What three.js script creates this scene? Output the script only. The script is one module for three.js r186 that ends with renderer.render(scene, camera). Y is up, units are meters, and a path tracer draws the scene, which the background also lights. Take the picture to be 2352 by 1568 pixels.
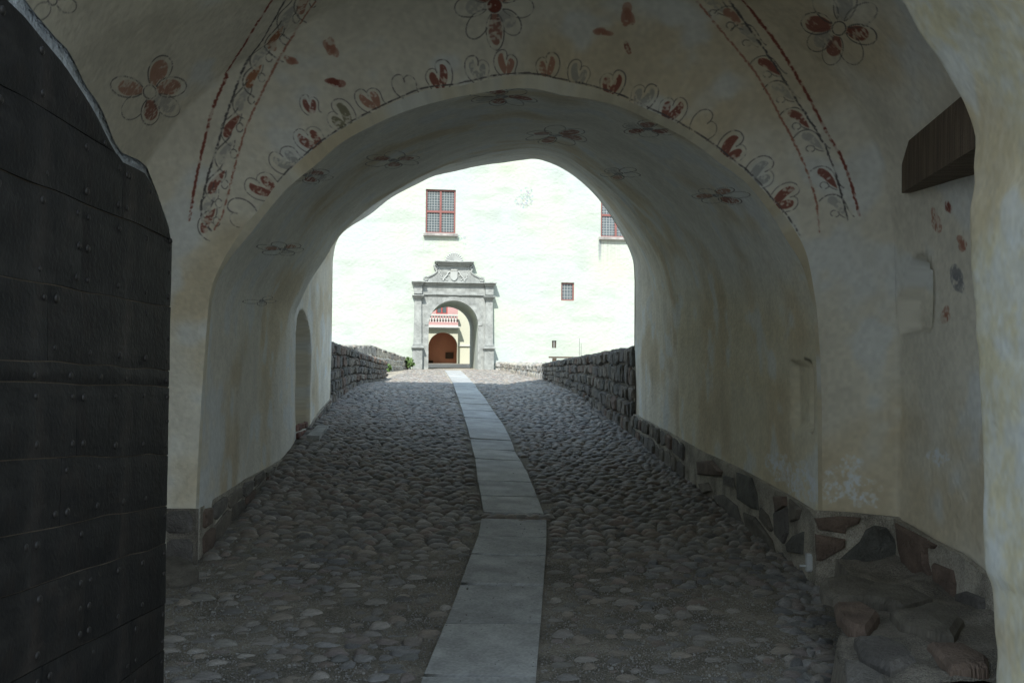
import * as THREE from 'three';
import { mergeGeometries } from 'three/addons/utils/BufferGeometryUtils.js';

// ------------------------------------------------------------------ camera, sky, sun, exposure
const scene = new THREE.Scene();
const EYE = 1.75;
const camera = new THREE.PerspectiveCamera(38, 1024 / 682, 0.05, 600);
camera.position.set(0, EYE, 0);
camera.rotation.order = 'YXZ';
camera.rotation.set(0.02898, 0, 0.0087);
camera.updateMatrixWorld();
camera.far = 600;

const SUN_EL = 46 * Math.PI / 180, SUN_AZ = 14 * Math.PI / 180;      // sun high behind the camera, to the left
const sunDir = new THREE.Vector3(-Math.sin(SUN_AZ) * Math.cos(SUN_EL), Math.sin(SUN_EL), Math.cos(SUN_AZ) * Math.cos(SUN_EL));
const sun = new THREE.DirectionalLight(new THREE.Color(1.0, 0.97, 0.90), 2.1);
sun.position.copy(sunDir).multiplyScalar(120).add(new THREE.Vector3(0, 0, -25));
sun.target.position.set(0, 0, -25);
sun.castShadow = true;
sun.shadow.mapSize.set(4096, 4096);
Object.assign(sun.shadow.camera, { left: -60, right: 60, top: 60, bottom: -60, near: 1, far: 260 });
scene.add(sun, sun.target);
{
  const W = 256, H = 128, data = new Float32Array(W * H * 4);
  for (let j = 0; j < H; j++) for (let i = 0; i < W; i++) {
    const el = ((j + 0.5) / H - 0.5) * Math.PI, s = Math.max(0, Math.sin(el)), az = ((i + 0.5) / W - 0.5) * 2 * Math.PI;
    const dx = Math.cos(az) * Math.cos(el), dz = Math.sin(az) * Math.cos(el);
    const c = dx * sunDir.x + Math.sin(el) * sunDir.y + dz * sunDir.z;
    const k = Math.pow(1 - s, 2.2), halo = 0.22 * Math.pow(Math.max(0, c), 6);
    const o = (j * W + i) * 4, g = 0.56;
    data[o] = g * (0.40 + 0.41 * k + halo); data[o + 1] = g * (0.555 + 0.335 * k + halo); data[o + 2] = g * (0.75 + 0.16 * k + halo * 0.9); data[o + 3] = 1;
  }
  const t = new THREE.DataTexture(data, W, H, THREE.RGBAFormat, THREE.FloatType);
  t.mapping = THREE.EquirectangularReflectionMapping; t.magFilter = t.minFilter = THREE.LinearFilter; t.needsUpdate = true;
  scene.background = t; scene.environment = t;
}
const renderer = new THREE.WebGLRenderer({ antialias: true });
renderer.toneMapping = THREE.LinearToneMapping;
renderer.toneMappingExposure = 3.3;
renderer.shadowMap.enabled = true;

// ------------------------------------------------------------------ small tools
const V3 = (x, y, z) => new THREE.Vector3(x, y, z);
const clamp = (x, a, b) => Math.min(b, Math.max(a, x)), lerp = (a, b, t) => a + (b - a) * t;
const smooth = (a, b, x) => { const t = clamp((x - a) / (b - a), 0, 1); return t * t * (3 - 2 * t); };
function rngOf(seed) { let s = seed | 0; return () => { s = (s + 0x6d2b79f5) | 0; let t = Math.imul(s ^ (s >>> 15), 1 | s); t = (t + Math.imul(t ^ (t >>> 7), 61 | t)) ^ t; return ((t ^ (t >>> 14)) >>> 0) / 4294967296; }; }
const rng = rngOf(7), rr = (a, b) => a + (b - a) * rng();
const hash = (x, y, s) => { let h = Math.imul(x | 0, 374761393) + Math.imul(y | 0, 668265263) + Math.imul(s | 0, 1442695041); h = Math.imul(h ^ (h >>> 13), 1274126177); return ((h ^ (h >>> 16)) >>> 0) / 4294967296; };
function noise(x, y, s = 0, px = 0, py = px) {                       // value noise, tiling when px is given
  const ix = Math.floor(x), iy = Math.floor(y), fx = x - ix, fy = y - iy, u = fx * fx * (3 - 2 * fx), v = fy * fy * (3 - 2 * fy);
  const m = (a, p) => (p ? ((a % p) + p) % p : a);
  const a = hash(m(ix, px), m(iy, py), s), b = hash(m(ix + 1, px), m(iy, py), s), c = hash(m(ix, px), m(iy + 1, py), s), d = hash(m(ix + 1, px), m(iy + 1, py), s);
  return a + (b - a) * u + (c - a) * v + (a - b - c + d) * u * v;
}
function fbm(x, y, s = 0, oct = 4, px = 0, py = px) { let v = 0, a = 0.5, n = 0; for (let i = 0; i < oct; i++) { v += a * noise(x, y, s + i * 17, px, py); n += a; a *= 0.5; x *= 2; y *= 2; px *= 2; py *= 2; } return v / n; }
const F = 784 / Math.tan(19 * Math.PI / 180);
function ray(px, py) { const v = V3((px - 1176) / F, (784 - py) / F, -1).applyQuaternion(camera.quaternion); return v.multiplyScalar(-1 / v.z); }
function at(px, py, d) { const r = ray(px, py); return V3(r.x * d, EYE + r.y * d, -d); }
function onWall(px, py, a, b) {                                       // a, b: plan points [x, d] of an upright plane
  const r = ray(px, py), k = (b[1] - a[1]) / (b[0] - a[0]);
  const t = Math.abs(b[0] - a[0]) > Math.abs(b[1] - a[1]) ? (a[1] - k * a[0]) / (1 - k * r.x) : (a[0] - a[1] / k) / (r.x - 1 / k);
  return V3(r.x * t, EYE + r.y * t, -t);
}
const taken = new Map();
function named(name) { const n = taken.get(name) || 0; taken.set(name, n + 1); return n ? `${name}_${String(n).padStart(3, '0')}` : name; }
function mesh(name, geo, mat, parent) { const m = new THREE.Mesh(geo, mat); m.name = named(name); m.castShadow = m.receiveShadow = true; (parent || scene).add(m); return m; }
function group(name, parent, pos) { const g = new THREE.Group(); g.name = named(name); if (pos) g.position.copy(pos); (parent || scene).add(g); return g; }
function tag(o, label, category, grp) { o.userData.label = label; o.userData.category = category; if (grp) o.userData.group = grp; return o; }
function struct(o) { o.userData.kind = 'structure'; return o; }
function stuff(o) { o.userData.kind = 'stuff'; return o; }
function geoOf(pos, idx, uv) { const g = new THREE.BufferGeometry(); g.setAttribute('position', new THREE.Float32BufferAttribute(pos, 3)); if (uv) g.setAttribute('uv', new THREE.Float32BufferAttribute(uv, 2)); if (idx) g.setIndex(idx); g.computeVertexNormals(); return g; }
function box(w, h, d, x = 0, y = 0, z = 0) { const g = new THREE.BoxGeometry(w, h, d); g.translate(x, y, z); return g; }
function bevelBox(w, h, d, b, x = 0, y = 0, z = 0) {                  // chamfered block, 44 triangles
  const s = new THREE.Shape(); s.moveTo(-w / 2 + b, -h / 2 + b); s.lineTo(w / 2 - b, -h / 2 + b); s.lineTo(w / 2 - b, h / 2 - b); s.lineTo(-w / 2 + b, h / 2 - b); s.closePath();
  const g = new THREE.ExtrudeGeometry(s, { depth: d - 2 * b, bevelEnabled: true, bevelSize: b, bevelThickness: b, bevelSegments: 1 }); g.translate(x, y, z - d / 2 + b); return g;
}
function shapeOf(pts) { const s = new THREE.Shape(); pts.forEach((p, i) => (i ? s.lineTo(p[0], p[1]) : s.moveTo(p[0], p[1]))); s.closePath(); return s; }

// ------------------------------------------------------------------ procedural textures
function tex(data, w, h, srgb, rx = 1, ry = rx) {
  const t = new THREE.DataTexture(data, w, h, THREE.RGBAFormat); t.wrapS = t.wrapT = THREE.RepeatWrapping; t.magFilter = t.minFilter = THREE.LinearFilter;
  if (srgb) t.colorSpace = THREE.SRGBColorSpace; t.repeat.set(rx, ry); t.needsUpdate = true; return t;
}
function greyTex(size, fn, srgb, rep, ry) { const d = new Uint8Array(size * size * 4); for (let j = 0; j < size; j++) for (let i = 0; i < size; i++) { const v = fn(i / size, j / size), o = (j * size + i) * 4; if (v.length) { d[o] = v[0]; d[o + 1] = v[1]; d[o + 2] = v[2]; } else d[o] = d[o + 1] = d[o + 2] = clamp(v, 0, 255); d[o + 3] = 255; } return tex(d, size, size, srgb, rep, ry); }
function rep(t, rx, ry = rx) { const c = t.clone(); c.repeat.set(rx, ry); c.needsUpdate = true; return c; }
const lumpBump = greyTex(512, (u, v) => 255 * (0.6 * fbm(u * 6, v * 6, 3, 4, 6) + 0.4 * fbm(u * 40, v * 40, 9, 3, 40)), false, 1);
const grainBump = greyTex(512, (u, v) => 255 * (0.4 * fbm(u * 24, v * 24, 5, 3, 24) + 0.6 * fbm(u * 110, v * 110, 21, 2, 110)), false, 1);
const stoneMap = greyTex(512, (u, v) => { const a = fbm(u * 8, v * 8, 31, 5, 8), b = noise(u * 150, v * 150, 5, 150); return 222 + 90 * (a - 0.5) * 1.2 + 34 * (b - 0.5); }, true, 1);
const dirtMap = greyTex(1024, (u, v) => { const a = fbm(u * 10, v * 10, 41, 5, 10), b = noise(u * 330, v * 330, 6, 330), c = noise(u * 160, v * 160, 8, 160); const k = 1.08 + 0.6 * (a - 0.5) + 0.30 * (b - 0.5) + 0.22 * (c - 0.5) + (b > 0.92 ? 0.35 : 0); return [clamp(200 * k, 0, 255), clamp(194 * k, 0, 255), clamp(184 * k, 0, 255)]; }, true, 1);
const ironMap = greyTex(512, (u, v) => { const a = fbm(u * 7, v * 7, 61, 5, 7), b = fbm(u * 3, v * 30, 62, 3, 3, 30); const k = 0.55 + 0.75 * (a - 0.5) + 0.3 * (b - 0.5); const r = smooth(0.52, 0.72, fbm(u * 9, v * 9, 66, 4, 9)); return [clamp(282 * k + 14 * r, 0, 255), clamp(278 * k + 3 * r, 0, 255), clamp(274 * k - 4 * r, 0, 255)]; }, true, 1);
const woodMap = greyTex(512, (u, v) => { const g = fbm(u * 4 + 0.6 * fbm(u * 3, v * 3, 71, 2, 3), v * 60, 72, 4, 4, 60); return [clamp(120 + 130 * g, 0, 255), clamp(110 + 120 * g, 0, 255), clamp(98 + 110 * g, 0, 255)]; }, true, 1);
const std = (color, o = {}) => new THREE.MeshStandardMaterial({ color, roughness: 0.9, metalness: 0, ...o });
const lin = (r, g, b) => new THREE.Color().setRGB(r, g, b);

// hand-limed plaster: blotches of ochre, cream and bluish lime on a canvas, with an optional painted layer
const mix3 = (a, b, t) => [lerp(a[0], b[0], t), lerp(a[1], b[1], t), lerp(a[2], b[2], t)];
function plasterCanvas(w, h, mw, mh, seed, tone, paint, streak = 0.07) {
  const c = document.createElement('canvas'); c.width = w; c.height = h; const ctx = c.getContext('2d'), img = ctx.createImageData(w, h);
  for (let j = 0; j < h; j++) for (let i = 0; i < w; i++) {
    const x = i / w * mw, y = j / h * mh, o = (j * w + i) * 4;
    let col = tone(x, y);
    const a = fbm(x * 1.1, y * 1.1, seed, 4), b = fbm(x * 3.2 + 9, y * 3.2, seed + 3, 3), f = noise(x * 40, y * 40, seed + 5), st = noise(x * 1.4, y * 13, seed + 8);
    col = mix3(col, [200, 184, 152], 0.62 * smooth(0.52, 0.72, a));
    col = mix3(col, [204, 210, 214], 0.6 * smooth(0.55, 0.75, b));
    const k = 1 + 0.16 * (b - 0.5) + 0.07 * (f - 0.5) + streak * (st - 0.5);
    img.data[o] = col[0] * k; img.data[o + 1] = col[1] * k; img.data[o + 2] = col[2] * k; img.data[o + 3] = 255;
  }
  ctx.putImageData(img, 0, 0);
  if (paint) {
    const p = document.createElement('canvas'); p.width = w; p.height = h; const pc = p.getContext('2d');
    paint(pc);
    const q = pc.getImageData(0, 0, w, h);                            // worn, patchy pigment
    for (let j = 0; j < h; j++) for (let i = 0; i < w; i++) { const o = (j * w + i) * 4 + 3; if (q.data[o]) { const n = 0.6 * fbm(i / 9, j / 9, seed + 40, 2) + 0.4 * noise(i / 2.2, j / 2.2, seed + 41); q.data[o] *= clamp(0.2 + 1.45 * smooth(0.3, 0.64, n), 0.1, 1) * 0.92; } }
    pc.putImageData(q, 0, 0); ctx.drawImage(p, 0, 0);
  }
  const t = new THREE.CanvasTexture(c); t.colorSpace = THREE.SRGBColorSpace; t.wrapS = t.wrapT = THREE.ClampToEdgeWrapping; t.flipY = false; return t;
}

// ------------------------------------------------------------------ plan of the place: ground profile, walls of the passage
const AL = [-2.065, 6.52], AR = [1.893, 6.12], EL = [-2.67, 14.5], ER = [1.665, 13.4];   // passage corners in plan [x, d]
const PROFILE = [[-200, -0.5], [-12, -0.45], [0, 0], [8, 0.6], [14, 1.05], [16, 1.2], [18, 1.335], [20, 1.41], [23, 1.46], [30, 1.595], [38, 1.765], [42, 1.84], [55, 2.12], [62, 2.15], [260, 2.15]];
function profile(d) {
  const P = PROFILE; let i = 0; while (i < P.length - 2 && d > P[i + 1][0]) i++;
  const sl = (k) => (k <= 0 || k >= P.length - 1 ? 0 : (P[k + 1][1] - P[k - 1][1]) / (P[k + 1][0] - P[k - 1][0]));
  const h = P[i + 1][0] - P[i][0], t = clamp((d - P[i][0]) / h, 0, 1), m0 = sl(i) * h, m1 = sl(i + 1) * h, t2 = t * t, t3 = t2 * t;
  return P[i][1] * (2 * t3 - 3 * t2 + 1) + m0 * (t3 - 2 * t2 + t) + P[i + 1][1] * (-2 * t3 + 3 * t2) + m1 * (t3 - t2);
}
function ground(x, d) {
  const c = -0.055 * smooth(6, 12.5, d) * (1 - smooth(15, 24, d)), xc = -0.05 * d + 0.15;
  let y = profile(d) + c * clamp(x - xc, -2.6, 2.6);
  y += 0.02 * (fbm(x * 0.9, d * 0.9, 81, 3) - 0.5) * smooth(60, 20, Math.abs(d));
  return y;
}
function onGround(px, py) { const r = ray(px, py); let lo = 1.5, hi = 60; for (let k = 0; k < 60; k++) { const m = (lo + hi) / 2; if (EYE + r.y * m > ground(r.x * m, m)) lo = m; else hi = m; } return V3(r.x * lo, ground(r.x * lo, lo), -lo); }
const leftEdge = (d) => (d < 6.5 ? -2.2 : d < 14.5 ? lerp(AL[0], EL[0], (d - AL[1]) / (EL[1] - AL[1])) : d < 26 ? lerp(-2.72, -3.24, (d - 14.5) / 11.5) : lerp(-3.24, -3.9, clamp((d - 26) / 11, 0, 1)));
const rightEdge = (d) => (d < 6.1 ? 1.9 - 0.25 * (6.1 - d) : d < 13.4 ? lerp(AR[0], ER[0], (d - AR[1]) / (ER[1] - AR[1])) : d < 26 ? lerp(1.62, 0.8, (d - 13.4) / 12.6) : lerp(0.8, -0.5, clamp((d - 26) / 11, 0, 1)));

// ------------------------------------------------------------------ ground sheet
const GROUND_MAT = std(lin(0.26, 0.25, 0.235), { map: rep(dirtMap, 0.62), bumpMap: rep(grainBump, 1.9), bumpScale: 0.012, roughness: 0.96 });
let groundMesh;
{
  const xs = [], ds = [];
  for (const v of [-250, -120, -60, -30, -18, -12, -8, -6]) xs.push(v);
  for (let x = -5; x <= 4.001; x += 0.075) xs.push(x);
  for (const v of [5, 6, 8, 12, 18, 30, 60, 120, 250]) xs.push(v);
  for (const v of [-200, -100, -50, -25, -12, -6, -3, 0, 1, 2, 3]) ds.push(v);
  for (let d = 3.5; d <= 16; d += 0.075) ds.push(d);
  for (let d = 16.3; d <= 40; d += 0.3) ds.push(d);
  for (const v of [42, 45, 48, 52, 56, 62, 70, 90, 130, 200, 260]) ds.push(v);
  const pos = [], uv = [], idx = [], col = [], W = xs.length;
  for (const d of ds) for (const x of xs) {
    const fine = d > 3 && d < 40 && Math.abs(x) < 6 ? 0.016 * (fbm(x * 4, d * 4, 91, 3) - 0.5) : 0;
    pos.push(x, ground(x, d) + fine, -d); uv.push(x, d);
    const k = 1 + 0.75 * smooth(18.5, 21.5, d + 2.5 * (fbm(x * 0.8, d * 0.8, 95, 3) - 0.5)); col.push(k, k, k * 0.97);   // paler forecourt gravel, its tone also lifted to brighten the sunlit strip
  }
  for (let j = 0; j < ds.length - 1; j++) for (let i = 0; i < W - 1; i++) { const a = j * W + i; idx.push(a, a + 1, a + W, a + 1, a + W + 1, a + W); }
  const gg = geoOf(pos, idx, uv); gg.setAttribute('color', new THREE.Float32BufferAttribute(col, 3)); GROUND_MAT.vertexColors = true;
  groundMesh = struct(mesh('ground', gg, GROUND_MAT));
}

// ------------------------------------------------------------------ lofted vaults of the gatehouse
function run(points, n) { const c = new THREE.CatmullRomCurve3(points, false, 'centripetal'); return c.getSpacedPoints(n); }
function outline(place, left, arch, right, nW = 84, nA = 170) {      // left: base to springing, arch: springing to springing, right: springing to base
  const a = run(left.map(place), nW), b = run(arch.map(place), nA), c = run(right.map(place), nW);
  return [...a, ...b.slice(1), ...c.slice(1)];
}
const wallPlace = (a, b) => (p) => onWall(p[0], p[1], a, b);
function dropFeet(s, n, y) { const a = s[0], b = s[s.length - 1]; a.y = Math.min(a.y, y); b.y = Math.min(b.y, y); return s; }

const A_IN = outline(wallPlace(AL, AR), [[452, 1420], [456, 1168], [470, 900], [486, 690]], [[486, 690], [500, 642], [530, 590], [581, 528], [626, 470], [662, 430], [731, 373], [784, 328], [852, 290], [938, 253], [1023, 229], [1112, 212], [1194, 202], [1235, 205], [1297, 219], [1365, 229], [1423, 244], [1502, 280], [1569, 314], [1616, 344], [1651, 372], [1712, 418], [1772, 492], [1805, 547], [1843, 610], [1868, 700]], [[1868, 700], [1876, 850], [1880, 1180], [1882, 1440]]);
const near = (p, q) => [p[0], p[1] - q];
const A_OUT = outline(wallPlace(near(AL, 0.06), near(AR, 0.06)), [[444, 1425], [449, 1168], [463, 900], [479, 690]], [[479, 690], [492, 640], [522, 580], [560, 522], [595, 479], [630, 430], [671, 385], [734, 331], [784, 297], [852, 260], [913, 232], [975, 208], [1057, 197], [1126, 181], [1187, 173], [1239, 174], [1303, 188], [1365, 202], [1416, 220], [1468, 243], [1519, 265], [1568, 290], [1630, 329], [1684, 372], [1714, 394], [1769, 454], [1794, 484], [1821, 520], [1852, 580], [1876, 700]], [[1876, 700], [1886, 850], [1890, 1180], [1892, 1445]]);
const B_ONE = outline((p) => onWall(p[0], p[1], near(AL, p[2] || 0.07), near(AR, p[2] || 0.07)), [[250, 1500], [250, 900], [250, 660]], [[250, 660], [265, 545, 0.09], [310, 430, 0.14], [375, 320, 0.22], [470, 210, 0.32], [600, 110, 0.42], [760, 20, 0.5], [950, -60, 0.56], [1230, -100, 0.6], [1450, -80, 0.56], [1650, -20, 0.5], [1800, 70, 0.42], [1910, 170, 0.32], [1985, 280, 0.22], [2030, 400, 0.14], [2055, 520, 0.09], [2061, 650]], [[2061, 650], [2062, 900], [2064, 1480]]);
const S_TWO = B_ONE.map((p) => V3(p.x * 1.01 + 0.06, p.y + 0.2 * smooth(2.2, 4, p.y), -3.92));
const ML = [lerp(AL[0], EL[0], (11.02 - AL[1]) / (EL[1] - AL[1])), 11.02], MR = [lerp(AR[0], ER[0], (10.4 - AR[1]) / (ER[1] - AR[1])), 10.4];
const M_ARCH = [[780, 540], [835, 488], [905, 440], [985, 397], [1065, 366], [1150, 347], [1225, 340], [1290, 354], [1350, 392], [1405, 436], [1452, 486], [1495, 540], [1530, 605], [1552, 690]], M_RIGHT = [[1552, 690], [1559, 900], [1560, 1150]];
const M_IN = outline(wallPlace(ML, MR), [[674, 1130], [676, 900], [674, 765]], [[674, 765], [677, 722], [691, 689], [715, 641], [746, 594], ...M_ARCH], M_RIGHT);
const M_OUT = outline(wallPlace([ML[0], ML[1] + 0.02], [MR[0], MR[1] + 0.02]), [[674, 1130], [675, 900], [674, 700]], [[674, 700], [675, 600], [690, 520], [735, 470], [800, 440], [870, 415], ...M_ARCH.slice(4)], M_RIGHT);
const E_ARCH = [[764, 600], [769, 568], [777, 547], [792, 529], [850, 492], [897, 455], [955, 424], [1000, 403], [1040, 394], [1100, 381], [1150, 374], [1228, 365], [1252, 370], [1290, 386], [1330, 413], [1368, 449], [1400, 490], [1430, 540], [1446, 572], [1456, 602], [1459, 645]];
const E_SEC = outline(wallPlace(EL, ER), [[755, 990], [761, 800], [764, 600]], E_ARCH, [[1459, 645], [1458, 850], [1456, 1060]]);

function loft(sections, rowsEach, warp, US, VS) {                    // sections: equal-length outlines; returns grid and geometry; uv in metres / (US, VS)
  const n = sections[0].length, rows = [];
  sections.forEach((s, k) => { if (!k) return; const p = sections[k - 1], R = rowsEach[k - 1]; for (let j = (k === 1 ? 0 : 1); j <= R; j++) { const t = j / R, w = warp ? warp(k, t) : t; rows.push(s.map((q, i) => { const v = p[i].clone().lerp(q, t); if (w !== t) { v.z = lerp(p[i].z, q.z, w); } return v; })); } });
  const mid = Math.floor(n / 2), grid = [], vs = new Float32Array(n);
  const ref = rows[sections.length > 2 ? Math.floor(rowsEach[0] * 0.5) : Math.floor(rows.length / 2)], us = new Float32Array(n);
  for (let i = mid + 1; i < n; i++) us[i] = us[i - 1] + ref[i].distanceTo(ref[i - 1]);
  for (let i = mid - 1; i >= 0; i--) us[i] = us[i + 1] - ref[i].distanceTo(ref[i + 1]);
  for (let j = 0; j < rows.length; j++) {
    if (j) for (let i = 0; i < n; i++) vs[i] += rows[j][i].distanceTo(rows[j - 1][i]);
    grid.push(rows[j].map((p, i) => ({ p, u: us[i] / US + 0.5, v: vs[i] / VS })));
  }
  return grid;
}
function gridGeo(grid, carve, flip, rough = 0.02, seed = 1) {        // carve(p, n): depth pushed into the wall
  const R = grid.length, n = grid[0].length, pos = [], uv = [], idx = [];
  for (let j = 0; j < R; j++) for (let i = 0; i < n; i++) {
    const a = grid[j][Math.max(0, i - 1)].p, b = grid[j][Math.min(n - 1, i + 1)].p, c = grid[Math.max(0, j - 1)][i].p, d = grid[Math.min(R - 1, j + 1)][i].p;
    const nn = b.clone().sub(a).cross(d.clone().sub(c)).normalize(); if (flip) nn.negate();   // points out of the passage into the masonry
    const p = grid[j][i].p, edge = Math.min(1, j / 4, (R - 1 - j) / 4);
    let h = edge * rough * ((fbm(p.x * 1.3 + p.y * 0.7, p.z * 1.3 + p.y, seed, 3) - 0.5) * 2 + 0.35 * (noise(p.y * 5 + p.x * 3, p.z * 5 + p.x * 2, seed + 5) - 0.5));
    if (carve) h += carve(p);
    pos.push(p.x + nn.x * h, p.y + nn.y * h, p.z + nn.z * h); uv.push(grid[j][i].u, grid[j][i].v);
  }
  for (let j = 0; j < R - 1; j++) for (let i = 0; i < n - 1; i++) { const a = j * n + i; if (flip) idx.push(a, a + 1, a + n, a + 1, a + n + 1, a + n); else idx.push(a, a + n, a + 1, a + 1, a + n, a + n + 1); }
  return geoOf(pos, idx, uv);
}
const BAY_US = 11.5, BAY_VS = 5.6, PAS_US = 10.5, PAS_VS = 5.2;
const bayGrid = loft([A_OUT, B_ONE, S_TWO], [46, 60], (k, t) => (k === 1 ? t * t : t), BAY_US, BAY_VS);
const passGrid = loft([A_IN, M_IN], [150], null, PAS_US, PAS_VS);
const exitGrid = loft([M_OUT, E_SEC], [90], null, PAS_US, PAS_VS);
const rimGrid = loft([A_OUT, A_IN], [4], null, PAS_US, PAS_VS);
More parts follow.
